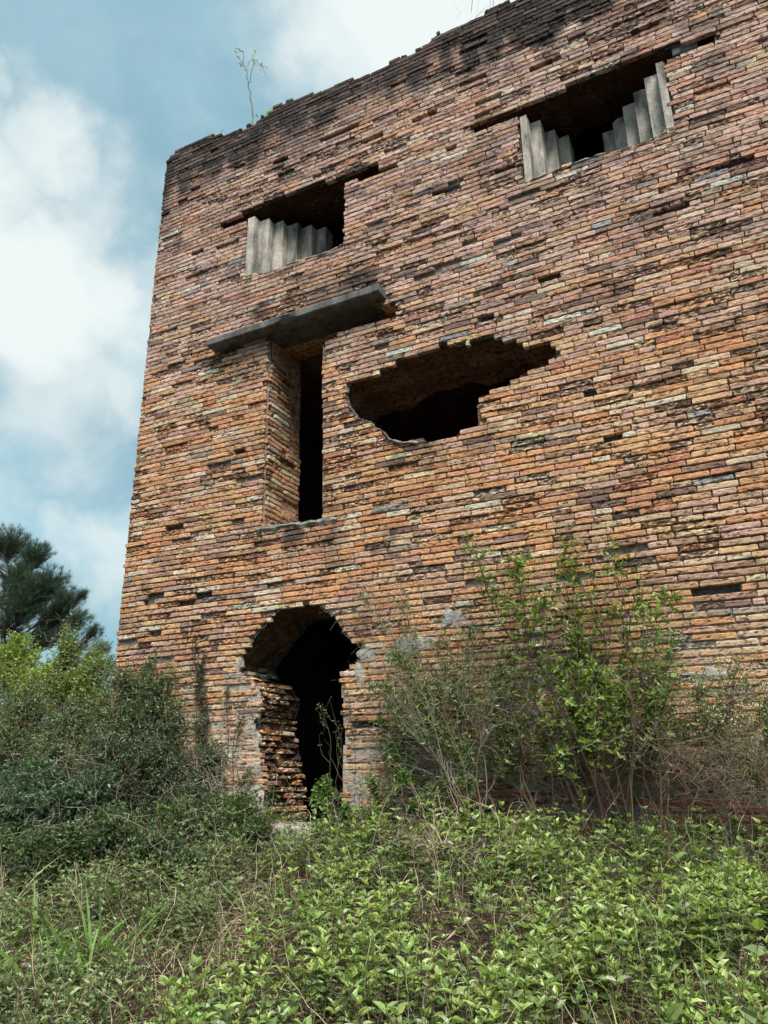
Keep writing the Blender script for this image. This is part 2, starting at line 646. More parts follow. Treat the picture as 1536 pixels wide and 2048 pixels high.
def trim(B, holes, topf, width, rng):
    """drop and cut the bricks where the wall is open or has fallen"""
    outl = []
    S = np.linspace(.04, .96, 13)
    u = B[:, 0:1] + (B[:, 1:2] - B[:, 0:1]) * S[None]
    v = np.repeat((B[:, 2:3] + B[:, 3:4]) / 2, 13, 1)
    bad = (u < 0) | (u > width)
    for h in holes:
        if len(h) > 30:
            rag = .05 * vn(np.round(v / PITCH) * .83, u * 1.5, 0, 61)
            bad |= inpoly(h, u + rag, v)
        else:
            bad |= inpoly(h, u, v)
    if topf is not None:
        bad |= v > topf(u)
    for i in range(len(B)):
        if not bad[i].any():
            outl.append(B[i])
            continue
        good = np.where(~bad[i])[0]
        if len(good) == 0:
            continue
        # longest contiguous run
        runs = np.split(good, np.where(np.diff(good) > 1)[0] + 1)
        for r in runs:
            a, b = u[i, r[0]], u[i, r[-1]]
            if r[0] == 0:
                a = B[i, 0]
            if r[-1] == 12:
                b = B[i, 1]
            a, b = max(a, 0), min(b, width)
            if a < .01:
                a += abs(rng.normal(0, .013)) + (.05 if rng.random() < .06 else 0)
            if b - a > .035:
                outl.append((a, b, B[i, 2], B[i, 3]))
    return np.array(outl)


def brick_panel(name, O, U, V, NR, bricks, parent, seed=1, prot=None, rough=1.0, eroded=.16, missing=.006, colour=None,
                stainf=None, joint=.0042, fine=True, mat=None, shear=True, drop=None):
    rng = np.random.default_rng(seed)
    O, U, V, NR = (np.array(a, float) for a in (O, U, V, NR))
    B = bricks
    keep = rng.random(len(B)) > missing
    B = B[keep]
    n = len(B)
    L = B[:, 1] - B[:, 0]
    cu, cv = (B[:, 0] + B[:, 1]) / 2, (B[:, 2] + B[:, 3]) / 2
    P = rng.normal(.016, .0019, n) * 1.0
    jj = joint + .0018 * (1 - sstep(1.8, 4.2, cv))
    tilt = rng.normal(.02, .012, n)
    er = rng.random(n) < (eroded * (1 + 1.6 * sstep(.0, .5, fbm(cu * .9, cv * 1.8, 0, 71 + seed, 3))))
    deep = np.where(er, rng.uniform(.001, .010, n) + .016 * (rng.random(n) < .12), 0) * rough
    nzr = np.where(er, rng.uniform(.008, .016, n), rng.uniform(.0012, .004, n)) * rough
    rot = rng.normal(0, .004, n)
    hshr = rng.uniform(.001, .006, n)
    base = colour(O[0] + cu * U[0] + 0 * cv, O[2] + cv * V[2], rng)
    wearv = np.where(er, rng.uniform(.55, 1.0, n), rng.uniform(0, .45, n) ** 1.3)
    allv, allc, allq = [], [], []
    off = 0
    nxs = np.clip(np.round(L / (.026 if fine else .08)).astype(int), 3, 13)
    for nx in np.unique(nxs):
        I = np.where(nxs == nx)[0]
        m = len(I)
        s = np.concatenate([[0, .04 if nx > 5 else .07], np.linspace(0, 1, nx + 1)[1:-1], [.96 if nx > 5 else .93, 1]])
        t = np.array([0, .12, .5, .88, 1]) if fine else np.array([0, .2, .8, 1])
        ns, nt = len(s), len(t)
        Lm, Bm = L[I], B[I]
        jm = jj[I]
        u0, u1 = Bm[:, 0] + jm * 1.0, Bm[:, 1] - jm * 1.0
        v0, v1 = Bm[:, 2] + jm * 1.15 + hshr[I], Bm[:, 3] - jm * 1.15
        u = u0[:, None, None] + (u1 - u0)[:, None, None] * s[None, :, None] + np.zeros((1, 1, nt))
        v = v0[:, None, None] + (v1 - v0)[:, None, None] * t[None, None, :] + np.zeros((1, ns, 1))
        v = v + rot[I][:, None, None] * (u - cu[I][:, None, None])
        sid = (I * 1.37)[:, None, None]
        endw = (np.abs(s - .5) > .49)[None, :, None] * 1.0
        edge_t = (np.abs(t - .5) > .49)[None, None, :] * 1.0
        w_e = np.where(er[I], 2.0, 1.0)[:, None, None] * rough ** .5
        v = v + edge_t * .0038 * w_e * vn(u * 28, sid, v * 3, 5)
        v = v - edge_t * (t[None, None, :] - .5) * 2 * .004 * w_e * np.maximum(0, vn(u * 17, sid + .5, v * 5, 8))
        u = u + endw * .006 * w_e * vn(v * 60, sid, 0, 7)
        # rounded corners
        cn = endw * edge_t
        u = u - cn * np.sign(s - .5)[None, :, None] * .006
        bord = np.maximum(endw, edge_t)
        nn = fbm(u * 19 + sid, v * 42, sid, 13, 3)
        nn2 = vn(u * 60, v * 75, sid, 15)
        d = P[I][:, None, None] + tilt[I][:, None, None] * (v - cv[I][:, None, None]) * 3 - deep[I][:, None, None] \
            + nzr[I][:, None, None] * nn + nzr[I][:, None, None] * .5 * nn2
        # erosion hollows with a thin rim left at the joint
        hol = np.where(er[I], rng.uniform(0, .013, m), 0)[:, None, None] * rough
        d = d - hol * sstep(0, .25, (s * (1 - s))[None, :, None]) * sstep(0, .2, (t * (1 - t))[None, None, :]) * sstep(-.2, .4, nn)
        d = d - bord * (.0018 + .0025 * rng.random((m, ns, nt)) + .004 * er[I][:, None, None])
        if prot is not None:
            d = d + prot(u, v)
        warp = .012 * vn(u * .55, v * .45, 0, 77) + .004 * vn(u * 2.2, v * 1.1, 0, 78)
        pos = O + u[..., None] * U + (v + (warp if shear else 0))[..., None] * V + d[..., None] * NR
        col = np.repeat(base[I][:, None, None, :], ns, 1).repeat(nt, 2)
        lv = .84 + .16 * vn(u * 9, v * 20, sid, 19) + .10 * nn2
        col = col * lv[..., None]
        if stainf is not None:
            sx = O[0] + u * U[0]
            sz = O[2] + v * V[2]
            S_ = stainf(sx, sz)[..., None]
            pbr = rng.uniform(.85, 1.08, (m, 1, 1, 1))
            S_ = np.clip(S_ * pbr, 0, .95)
            col = col * (1 - S_) + np.array([.026, .027, .030]) * S_
        # skirt going back into the bed
        idx = np.arange(ns * nt).reshape(ns, nt)
        ring = np.concatenate([idx[:, 0], idx[-1, 1:], idx[-2::-1, -1], idx[0, -2:0:-1]])
        bk = pos.reshape(m, -1, 3)[:, ring] - NR * (.075 if prot is None else .05)
        vv = np.concatenate([pos.reshape(m, -1, 3), bk], 1)
        col = np.concatenate([np.clip(col, .01, .8), np.broadcast_to(wearv[I][:, None, None, None], col.shape[:3] + (1,))], -1)
        cc = np.concatenate([col.reshape(m, -1, 4), col.reshape(m, -1, 4)[:, ring]], 1)
        q = np.stack([idx[:-1, :-1], idx[1:, :-1], idx[1:, 1:], idx[:-1, 1:]], -1).reshape(-1, 4)
        r0 = ring
        r1 = np.roll(ring, -1)
        b0 = ns * nt + np.arange(len(ring))
        b1 = np.roll(b0, -1)
        q = np.concatenate([q, np.stack([r0, b0, b1, r1], -1)])
        cnt = vv.shape[1]
        qq = (q[None] + (np.arange(m) * cnt)[:, None, None] + off).reshape(-1, 4)
        off += m * cnt
        allv.append(vv.reshape(-1, 3))
        allc.append(cc.reshape(-1, 4))
        allq.append(qq)
    Vv, Cc, Q = np.concatenate(allv), np.concatenate(allc), np.concatenate(allq)
    if np.dot(np.cross(U, V), NR) < 0:
        Q = Q[:, ::-1]
    return link_mesh(name, Vv, None, Cc, mat or M_BRICK, parent, quads=Q)


bld = empty('brick_building', (XL, 0, ZB), 'ruined three-storey brick building with broken openings, overgrown along its foot', 'building')
rngB = np.random.default_rng(5)
WID = XR - XL
holes_u = [[(x - XL, z) for x, z in h] for h in HOLES]
raw = fill_courses(WID, ZB, 11.2, rngB)
BR = trim(raw, holes_u, lambda u: topz(u + XL), WID, rngB)


sl_u = [[(a - XL, c), (b - XL, c), (b - XL, d), (a - XL, d)] for a, b, c, d in SLOTS]
BR = trim(BR, sl_u, None, WID, rngB)


def prot_front(u, v):
    x = u + XL
    # lost faces around the breaches, slumps of the wall face
    d = .012 * vn(u * .8, v * .8, 0, 91)
    return d


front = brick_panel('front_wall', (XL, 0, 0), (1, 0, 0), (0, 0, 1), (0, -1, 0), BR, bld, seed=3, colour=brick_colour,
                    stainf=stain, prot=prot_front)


# mortar bed between the bricks
def mortar_bed():
    st = .021
    nx, nz_ = int(WID / st) + 1, int((10.9 - ZB) / st) + 1
    u = np.linspace(0, WID, nx)
    v = np.linspace(ZB, 10.9, nz_)
    X, Z = np.meshgrid(u + XL, v, indexing='ij')
    low = 1 - sstep(1.6, 3.6, Z + .7 * fbm(X * .6, Z * .6, 0, 101, 3))
    # lower down the joints are still full, higher up they are washed out
    dep = -.018 + .029 * low + .006 * fbm(X * 14, Z * 22, 0, 103, 3) + .012 * sstep(.3, .6, fbm(X * 1.4, Z * 2.4, 0, 105, 4))
    dep = dep + .012 * vn((X - XL) * .8, Z * .8, 0, 91)
    Zw = Z + 0
    sl_mask = np.zeros(X.shape, bool)
    for (a, b, c, d) in SLOTS:
        slot = ((X > a - .01) & (X < b + .01) & (Z > c - .012) & (Z < d + .012))
        sl_mask = sl_mask | slot
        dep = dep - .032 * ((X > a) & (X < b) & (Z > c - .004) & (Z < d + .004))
    C = np.array([.21, .185, .165])[None, None] * (1 - low[..., None]) + np.array([.47, .42, .35])[None, None] * low[..., None]
    C = C * (1 + .22 * fbm(X * 6, Z * 9, 0, 107, 3))[..., None]
    shrub_shade = ((1 - sstep(1.35, 2.25, Z)) * sstep(-3.4, -2.4, X))[..., None]  # the same painted shrub shade on the mortar
    C = C * (1 - .6 * shrub_shade)
    S_ = stain(X, Z)[..., None]
    C = C * (1 - S_) + np.array([.03, .03, .032]) * S_
    C = np.where(sl_mask[..., None], C * .3, C)  # missing-brick slots painted darker to deepen the shade in them
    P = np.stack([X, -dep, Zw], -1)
    idx = np.arange(nx * nz_).reshape(nx, nz_)
    q = np.stack([idx[:-1, :-1], idx[1:, :-1], idx[1:, 1:], idx[:-1, 1:]], -1).reshape(-1, 4)
    cx = (X[:-1, :-1] + X[1:, 1:]).ravel() / 2
    cz = (Z[:-1, :-1] + Z[1:, 1:]).ravel() / 2
    bad = cz > topz(cx) - .02
    for h in HOLES:
        bad |= inpoly(h, cx, cz)
    q = q[~bad]
    used = np.unique(q)
    rm = np.full(nx * nz_, -1)
    rm[used] = np.arange(len(used))
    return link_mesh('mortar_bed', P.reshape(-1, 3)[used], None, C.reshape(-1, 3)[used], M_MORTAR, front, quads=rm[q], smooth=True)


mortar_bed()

THK = .68


# the thickness of the wall seen in each opening
def resample(poly, step):
    r = []
    n = len(poly)
    for i in range(n):
        a, b = np.array(poly[i]), np.array(poly[(i + 1) % n])
        k = max(1, int(np.linalg.norm(b - a) / step))
        for j in range(k):
            r.append(a + (b - a) * j / k)
    return np.array(r)


def reveal(name, poly, depth=THK, shift=(0, 0), shrink=1.0, rough=.03, seed=0, tone=1.0):
    R_ = resample(poly, .035)
    c = R_.mean(0)
    n = len(R_)
    tan = np.roll(R_, -1, 0) - np.roll(R_, 1, 0)
    nrm = np.stack([tan[:, 1], -tan[:, 0]], -1)
    nrm /= np.linalg.norm(nrm, axis=1, keepdims=True) + 1e-9
    area = .5 * np.sum(R_[:, 0] * np.roll(R_[:, 1], -1) - np.roll(R_[:, 0], -1) * R_[:, 1])
    if area < 0:
        nrm = -nrm
    K = 22
    V_, C_ = [], []
    for k in range(K + 1):
        f = k / K
        Q_ = R_ + np.array(shift) * f
        Q_ = c + np.array(shift) * f + (Q_ - c - np.array(shift) * f) * (1 + (shrink - 1) * f)
        zc = np.floor(Q_[:, 1] / PITCH)
        yb = np.floor(f * depth / .16 + (zc % 2) * .5)
        dn = rough * (vn(zc * .77, yb * 1.3, Q_[:, 0] * 1.2, 200 + seed)) + rough * .4 * fbm(Q_[:, 0] * 9, Q_[:, 1] * 14, f * 8, 210 + seed, 3)
        edge = min(1, k / 2)
        Q_ = Q_ + nrm * (np.abs(dn) * edge + .012)[:, None]
        V_.append(np.stack([Q_[:, 0], np.full(n, .0 + f * depth), Q_[:, 1]], -1))
        cc = PAL[(np.abs((zc * 7 + yb * 13)).astype(int)) % 5] * (.8 + .3 * vn(zc * 3.1, yb * 2.3, 0, 5))[:, None] * tone  # tone darkens the bricks to paint in the shade of the opening
        C_.append(cc)
    V_ = np.concatenate(V_)
    C_ = np.concatenate(C_)
    idx = np.arange((K + 1) * n).reshape(K + 1, n)
    j = np.roll(idx, -1, 1)
    q = np.stack([idx[:-1], j[:-1], j[1:], idx[1:]], -1).reshape(-1, 4)
    return link_mesh(name, V_, None, C_, M_BRICK, bld, quads=q)


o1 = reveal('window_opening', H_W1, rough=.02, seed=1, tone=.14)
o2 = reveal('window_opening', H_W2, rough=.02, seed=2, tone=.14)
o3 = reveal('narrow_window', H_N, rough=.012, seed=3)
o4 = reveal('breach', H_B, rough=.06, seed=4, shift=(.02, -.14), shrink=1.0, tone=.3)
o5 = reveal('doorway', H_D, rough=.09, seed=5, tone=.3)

# coursed brick in the two reveals the camera looks into
xn = [p[0] for p in H_N if p[1] < 5.9 and p[0] < -4.3]
XN = float(np.mean([H_N[0][0], H_N[-1][0], H_N[-2][0], H_N[-3][0]]))
rb = np.random.default_rng(21)


def reveal_colour(x, z, rng):
    n = len(z)
    c = PAL[rng.choice([0, 1, 1, 2, 4, 5, 7, 3], n)] * (1 + .15 * rng.standard_normal((n, 1)))
    return np.clip(c, .05, .7)


Bn = trim(fill_courses(THK, 4.03, 6.1, rb), [], None, THK, rb)
zN = np.array([h[1] for h in H_N])


def protN(u, v):
    # the jamb is stepped back where bricks have fallen out: an upper break and the notch low down
    return -.06 * sstep(.42, .5, u) * (v > 5.1) - .09 * ((u > .33) & (v > 4.33) & (v < 4.5)) + .01 * vn(u * 6, v * 6, 0, 3)


jambs = brick_panel('window_jamb', (XN + .004, 0, 0), (0, 1, 0), (0, 0, 1), (1, 0, 0), Bn, o3, seed=8, colour=reveal_colour,
                    prot=protN, shear=False, missing=.01, joint=.006)

# broken left side of the doorway: its edge follows the breach
dl = [p for p in H_D if p[0] < -3.9]
dl = H_D[:17]
DZ = np.array([p[1] for p in dl])
DX = np.array([p[0] for p in dl])
o_ = np.argsort(DZ)
DZ, DX = DZ[o_], DX[o_]
Bd = trim(fill_courses(THK, .95, 2.62, rb), [], None, THK, rb)


def protD(u, v):
    z = np.asarray(v)
    zq = np.floor(z / PITCH)
    return np.interp(z, DZ, DX) + .045 * vn(zq * .9, u * 7, 0, 33) + .035 * vn(zq * 2.3, u * 9, 0, 34) + .10 * u * sstep(2.0, 1.4, z) * .6


brick_panel('doorway_jamb', (0.0, 0, 0), (0, 1, 0), (0, 0, 1), (1, 0, 0), Bd, o5, seed=9, colour=reveal_colour, prot=protD,
            shear=False, missing=.09, joint=.005, rough=1.8, eroded=.6)

# left flank of the building round the corner
Bs = trim(fill_courses(5.2, ZB, 9.6, rb), [], lambda u: 9.62 + .04 * vn(u * 4, 0, 0, 3), 5.2, rb)


def stain_side(x, z):
    return np.clip(1.0 - sstep(.2, 1.3, 9.6 - z + .6 * vn(z * 3, z, 0, 4)), 0, .9)


brick_panel('side_wall', (XL, 5.2, 0), (0, -1, 0), (0, 0, 1), (-1, 0, 0), Bs, bld, seed=12, colour=brick_colour, fine=False,
            stainf=stain_side, shear=False)


def box_mesh(name, lo, hi, mat, parent, bevel=0.0, inward=False, skip=()):
    lo, hi = np.array(lo, float), np.array(hi, float)
    v = np.array([[(lo, hi)[i][0], (lo, hi)[j][1], (lo, hi)[k][2]] for i in (0, 1) for j in (0, 1) for k in (0, 1)])
    F = {'x-': (0, 1, 3, 2), 'x+': (4, 6, 7, 5), 'y-': (0, 4, 5, 1), 'y+': (2, 3, 7, 6), 'z-': (0, 2, 6, 4), 'z+': (1, 5, 7, 3)}
    q = [f for k, f in F.items() if k not in skip]
    o = link_mesh(name, v, None, None, mat, parent, quads=q)
    if bevel:
        b = o.modifiers.new('bevel', 'BEVEL')
        b.width = bevel
        b.segments = 2
    return o


# side wall backing, wall cores, roof and the dark rooms inside
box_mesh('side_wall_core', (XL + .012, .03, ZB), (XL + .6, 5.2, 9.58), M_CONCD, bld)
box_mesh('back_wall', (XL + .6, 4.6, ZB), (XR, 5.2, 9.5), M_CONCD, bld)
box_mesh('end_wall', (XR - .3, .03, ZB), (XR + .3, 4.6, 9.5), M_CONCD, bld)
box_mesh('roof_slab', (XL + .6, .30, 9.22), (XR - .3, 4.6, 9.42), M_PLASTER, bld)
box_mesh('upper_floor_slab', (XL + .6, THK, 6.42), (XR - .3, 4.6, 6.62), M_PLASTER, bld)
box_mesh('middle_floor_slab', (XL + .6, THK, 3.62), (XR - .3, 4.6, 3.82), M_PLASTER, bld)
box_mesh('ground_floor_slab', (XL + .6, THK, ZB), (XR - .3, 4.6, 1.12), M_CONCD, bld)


# watertight sheet behind the mortar so that nothing shines through a lost brick
def sheet(Yp, mat, name):
    step = .25
    xs = np.arange(XL + .01, XR + .001, .08)
    outer = [(XL + .01, ZB)] + [(XR, ZB)] + [(float(x), float(topz(x)) - .05) for x in xs[::-1]]
    loops = [[Vector((a, b, 0)) for a, b in outer]] + [[Vector((a, b, 0)) for a, b in h] for h in HOLES]
    tri = tessellate_polygon(loops)
    pts = [p for L_ in loops for p in L_]
    v = np.array([(p[0], Yp, p[1]) for p in pts])
    c = np.full((len(v), 3), .08)
    return link_mesh(name, v, np.array(tri), c, mat, front)


sheet(.045, M_MORTAR, 'wall_core')
sheet(THK - .005, M_MORTAR, 'inner_face')


# rubble top of the wall
def wall_head():
    xs = np.arange(XL + .01, XR, .05)
    ys = np.linspace(-.004, THK + .1, 14)
    X, Y = np.meshgrid(xs, ys, indexing='ij')
    tz = topz(X)
    Z = tz - .015 + .03 * fbm(X * 7, Y * 7, 0, 301, 3) - .02 * (Y < .03)
    C = np.array([.07, .07, .068])[None, None] * (1 + .5 * vn(X * 8, Y * 8, 0, 5))[..., None]
    n, m = X.shape
    P = np.stack([X, Y, Z], -1).reshape(-1, 3)
    idx = np.arange(n * m).reshape(n, m)
    q = np.stack([idx[:-1, :-1], idx[1:, :-1], idx[1:, 1:], idx[:-1, 1:]], -1).reshape(-1, 4)
    # skirt behind down to the roof
    base = len(P)
    bk = P[idx[:, -1]] - np.array([0, 0, 1.2])
    fr = P[idx[:, 0]] - np.array([0, -.02, .12])
    P = np.concatenate([P, bk, fr])
    C = np.concatenate([C.reshape(-1, 3), np.full((n, 3), .06), np.full((n, 3), .06)])
    b = base + np.arange(n)
    f = base + n + np.arange(n)
    q = np.concatenate([q, np.stack([idx[:-1, -1], idx[1:, -1], b[1:], b[:-1]], -1), np.stack([idx[1:, 0], idx[:-1, 0], f[:-1], f[1:]], -1)])
    link_mesh('wall_head', P, None, C, M_MORTAR, front, quads=q)


wall_head()


# ------------------------------------------------------------------ concrete parts of the building
def prism(name, plan, z0, z1, mat, parent, chip=.03, seed=0, bevel=.008):
    """plan polygon (x, y) pulled up between z0 and z1, its top edge chipped and worn"""
    R_ = resample(plan, .03)
    n = len(R_)
    zs = np.array([z0, z0 + .12, z1 - .06, z1])
    V_ = []
    for k, z in enumerate(zs):
        w = .004 * fbm(R_[:, 0] * 9, R_[:, 1] * 9, z * 3, 401 + seed, 3)
        zz = np.full(n, z)
        if k == 3:
            zz = zz + chip * np.minimum(0, fbm(R_[:, 0] * 6, R_[:, 1] * 6, 0, 411 + seed, 3)) * 3
        V_.append(np.stack([R_[:, 0] + w, R_[:, 1] + w, zz], -1))
    V_ = np.concatenate(V_)
    idx = np.arange(4 * n).reshape(4, n)
    j = np.roll(idx, -1, 1)
    q = np.stack([idx[:-1], j[:-1], j[1:], idx[1:]], -1).reshape(-1, 4)
    tri = tessellate_polygon([[Vector((a, b, 0)) for a, b in R_]])
    tr = np.array(tri)
    top = tr + 3 * n
    return link_mesh(name, V_, np.concatenate([top, tr]), None, mat, parent, quads=q)


def stepped(par, name, x0, sgn, n, dx, dy, z0, z1, seed, pier=.07, proud=.022):
    pl = [(x0 - sgn * .0, .10), (x0, -proud), (x0 + sgn * pier, -proud)]
    x, y = x0 + sgn * pier, -proud
    for k in range(n):
        y += dy
        pl.append((x, y))
        x += sgn * dx
        pl.append((x, y))
    pl.append((x, THK + .05))
    pl.append((x0 - sgn * .15, THK + .05))
    pl.append((x0 - sgn * .15, .10))
    if sgn < 0:
        pl = pl[::-1]
    return prism(name, pl, z0, z1, M_CONC, par, seed=seed)


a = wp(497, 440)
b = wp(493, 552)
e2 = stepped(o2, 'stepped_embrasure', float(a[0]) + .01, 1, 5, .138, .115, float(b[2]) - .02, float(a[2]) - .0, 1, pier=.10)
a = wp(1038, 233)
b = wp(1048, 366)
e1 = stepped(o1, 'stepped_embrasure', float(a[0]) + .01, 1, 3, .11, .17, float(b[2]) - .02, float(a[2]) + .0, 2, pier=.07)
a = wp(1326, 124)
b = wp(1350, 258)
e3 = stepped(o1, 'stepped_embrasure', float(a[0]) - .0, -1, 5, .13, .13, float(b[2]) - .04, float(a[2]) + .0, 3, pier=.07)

# remains of the window lintel at the right end of the slot
a, b = wp(1345, 112), wp(1392, 72)
box_mesh('lintel_stub', (a[0], .03, b[2] - .10), (b[0], .5, b[2] + .02), M_CONCD, o1, .01)


def slab():
    """long concrete lintel slab that stands proud of the wall, its face chipped half way along"""
    pr = .19
    L0, L1 = wp(414, 677, -pr), wp(757, 568, -pr)
    xs = np.linspace(L0[0], L1[0], 60)
    zt = (L0[2] + L1[2]) / 2 + .012 * (xs - xs.mean())
    h = .092
    V_ = []
    for x, z in zip(xs, zt):
        t = (x - xs[0]) / (xs[-1] - xs[0])
        bite = .05 * math.exp(-((t - .49) / .045) ** 2) + .010 * float(vn(x * 9, 0, 0, 7))
        w = .004 * float(vn(x * 14, 3, 0, 8))
        V_ += [(x, .3, z), (x, -pr + .008, z + w), (x, -pr, z - .01 + w), (x, -pr + bite * .4, z - h + .012 + max(0, bite) * .9),
               (x, -pr + .01 + bite, z - h + max(0, bite) * .3), (x, .3, z - h)]
    V_ = np.array(V_)
    n = 60
    idx = np.arange(n * 6).reshape(n, 6)
    j = np.roll(idx, -1, 1)
    q = np.stack([idx[:-1], idx[1:], j[1:], j[:-1]], -1).reshape(-1, 4)
    tr = [(0, 1, 2), (0, 2, 3), (0, 3, 4), (0, 4, 5)]
    tr = np.array(tr + [tuple((n - 1) * 6 + c for c in t[::-1]) for t in tr])
    o = link_mesh('lintel_slab', V_, tr, None, M_CONCD, bld, quads=q)
    return o


slab()


# grey render patches and lost mortar lumps low on the wall
def blob_sheet(name, cx, cz, rx, rz, seed, mat, y0=-.004, col=(.40, .37, .33)):
    n, m = 26, 9
    th = np.linspace(0, 2 * math.pi, n, endpoint=False)
    V_ = [(cx, y0 - .012, cz)]
    C_ = [col]
    for k in range(1, m + 1):
        f = k / m
        rr = 1.1 + .5 * vn(np.cos(th) * 2 + seed, np.sin(th) * 2, 0, seed) + .15 * vn(np.cos(th) * 6, np.sin(th) * 6, seed, seed)
        for i in range(n):
            x, z = cx + rx * f * rr[i] * math.cos(th[i]), cz + rz * f * rr[i] * math.sin(th[i])
            y = y0 - .012 * (1 - f) ** .5 + (.03 if k == m else 0) + .006 * float(fbm(x * 15, z * 15, 0, seed, 2))
            V_.append((x, y, z))
            C_.append(np.array(col) * (1 + .2 * float(vn(x * 20, z * 20, 0, 3))))
    tri = [(0, 1 + (i + 1) % n, 1 + i) for i in range(n)]
    q = []
    for k in range(m - 1):
        for i in range(n):
            a_, b_ = 1 + k * n + i, 1 + k * n + (i + 1) % n
            q.append((a_, b_, b_ + n, a_ + n))
    return link_mesh(name, np.array(V_), np.array(tri), np.array(C_), mat, front, quads=q)


for i, (px, py, rx, rz, col) in enumerate([(408, 533, .09, .05, (.3, .3, .28)), (745, 405, .07, .06, (.3, .29, .27)), (905, 1235, .09, .09, (.36, .35, .33)),
        (470, 1335, .07, .14, (.42, .36, .29)), (500, 1420, .13, .07, (.40, .35, .28)), (480, 1480, .16, .12, (.34, .32, .27)), (460, 1560, .12, .08, (.36, .34, .29)),
        (735, 1310, .09, .07, (.40, .37, .33)), (722, 1590, .13, .14, (.36, .34, .31)), (720, 1350, .07, .1, (.42, .38, .34)), (770, 1018, .16, .03, (.26, .27, .25)),
        (830, 1290, .16, .08, (.38, .36, .32)), (1100, 1370, .2, .06, (.33, .31, .28)), (1420, 1350, .2, .05, (.4, .38, .34))]):
    p = wp(px, py)
    blob_sheet('render_patch', p[0], p[2], rx, rz, 500 + i, M_MORTAR, col=col)

# sill crust of the narrow window and the broken one
def crust(name, pts, th_, dep, seed, par=None):
    R_ = np.array([wp(*p) for p in pts])
    ss = []
    for i in range(len(R_) - 1):
        for t in np.linspace(0, 1, 12, endpoint=False):
            ss.append(R_[i] + (R_[i + 1] - R_[i]) * t)
    ss = np.array(ss)
    n = len(ss)
    V_, C_ = [], []
    for i, p in enumerate(ss):
        h = th_ * (1 + .5 * float(vn(p[0] * 9, seed, 0, 3)))
        f = -.028 + .01 * float(vn(p[0] * 17, seed, 0, 4))
        V_ += [(p[0], dep, p[2] + .004), (p[0], f + .008, p[2] + .006 + .008 * float(vn(p[0] * 30, 1, 0, 2))), (p[0], f, p[2] - h * .4), (p[0], f + .02, p[2] - h), (p[0], .03, p[2] - h)]
        C_ += [np.array([.27, .25, .22]) * (1 + .3 * float(vn(p[0] * 20, k, 0, 9))) for k in range(5)]
    idx = np.arange(n * 5).reshape(n, 5)
    q = np.stack([idx[:-1, :-1], idx[1:, :-1], idx[1:, 1:], idx[:-1, 1:]], -1).reshape(-1, 4)[:, ::-1]
    return link_mesh(name, np.array(V_), None, np.array(C_), M_MORTAR, par, quads=q)


crust('window_sill', crop(400, 550, 2.048, [(235, 1040), (300, 1030), (380, 1018), (440, 1014), (505, 1000), (570, 995)]), .05, .55, 1, o3)
crust('window_sill', crop(400, 550, 2.048, [(775, 672), (840, 690), (900, 686)]), .02, .3, 2, o4)
crust('window_sill', crop(900, 0, 2.415, [(365, 888), (480, 840), (560, 806), (640, 780), (700, 760), (760, 742)]), .022, .1, 3, o1)
crust('window_sill', crop(300, 250, 2.56, [(700, 716), (780, 692), (870, 670), (930, 645), (992, 616)]), .03, .2, 4, o2)

# stone doorstep
ds = empty('stone_doorstep', (-4.0, -.25, 1.05), 'flat pale stone slab lying in front of the broken doorway', 'doorstep')


def doorstep():
    a, b = wp(535, 1655, -.3), wp(640, 1650, -.3)
    cx = (a[0] + b[0]) / 2
    th = np.linspace(0, 2 * math.pi, 40, endpoint=False)
    rx, ry = .36, .30
    zt = a[2] + .03
    V_ = []
    for k, (f, z) in enumerate(((.94, 0), (1, -.015), (1.01, -.07), (.97, -.2))):
        for i, t in enumerate(th):
            sq = (abs(math.cos(t)) ** 4 + abs(math.sin(t)) ** 4) ** -.25
            r = sq * (1 + .07 * float(vn(math.cos(t) * 3, math.sin(t) * 3, 0, 31)))
            x, y = cx + rx * f * r * math.cos(t), -.24 + ry * f * r * math.sin(t)
            V_.append((x, y, zt + z + .006 * float(vn(x * 8, y * 8, k, 4))))
    idx = np.arange(160).reshape(4, 40)
    j = np.roll(idx, -1, 1)
    q = np.stack([idx[:-1], idx[1:], j[1:], j[:-1]], -1).reshape(-1, 4)
    V_.append((cx, -.24, zt + .004))
    tri = [(160, i, (i + 1) % 40) for i in range(40)]
    ds.location = (cx, -.24, float(zt) - .2)
    bpy.context.view_layer.update()
    link_mesh('slab', np.array(V_), np.array(tri), None, M_STONE, ds, quads=q)


doorstep()


# ------------------------------------------------------------------ vegetation helpers
def norm(a):
    return a / (np.linalg.norm(a, axis=-1, keepdims=True) + 1e-9)


LT = np.array([(0, 0, 0), (.28, -.42, .05), (.28, 0, -.02), (.28, .42, .05), (.62, -.34, .03), (.62, 0, -.03), (.62, .34, .03), (1, 0, -.08)])
LTRI = np.array([(0, 1, 2), (0, 2, 3), (1, 4, 5), (1, 5, 2), (2, 5, 6), (2, 6, 3), (4, 7, 5), (5, 7, 6)])


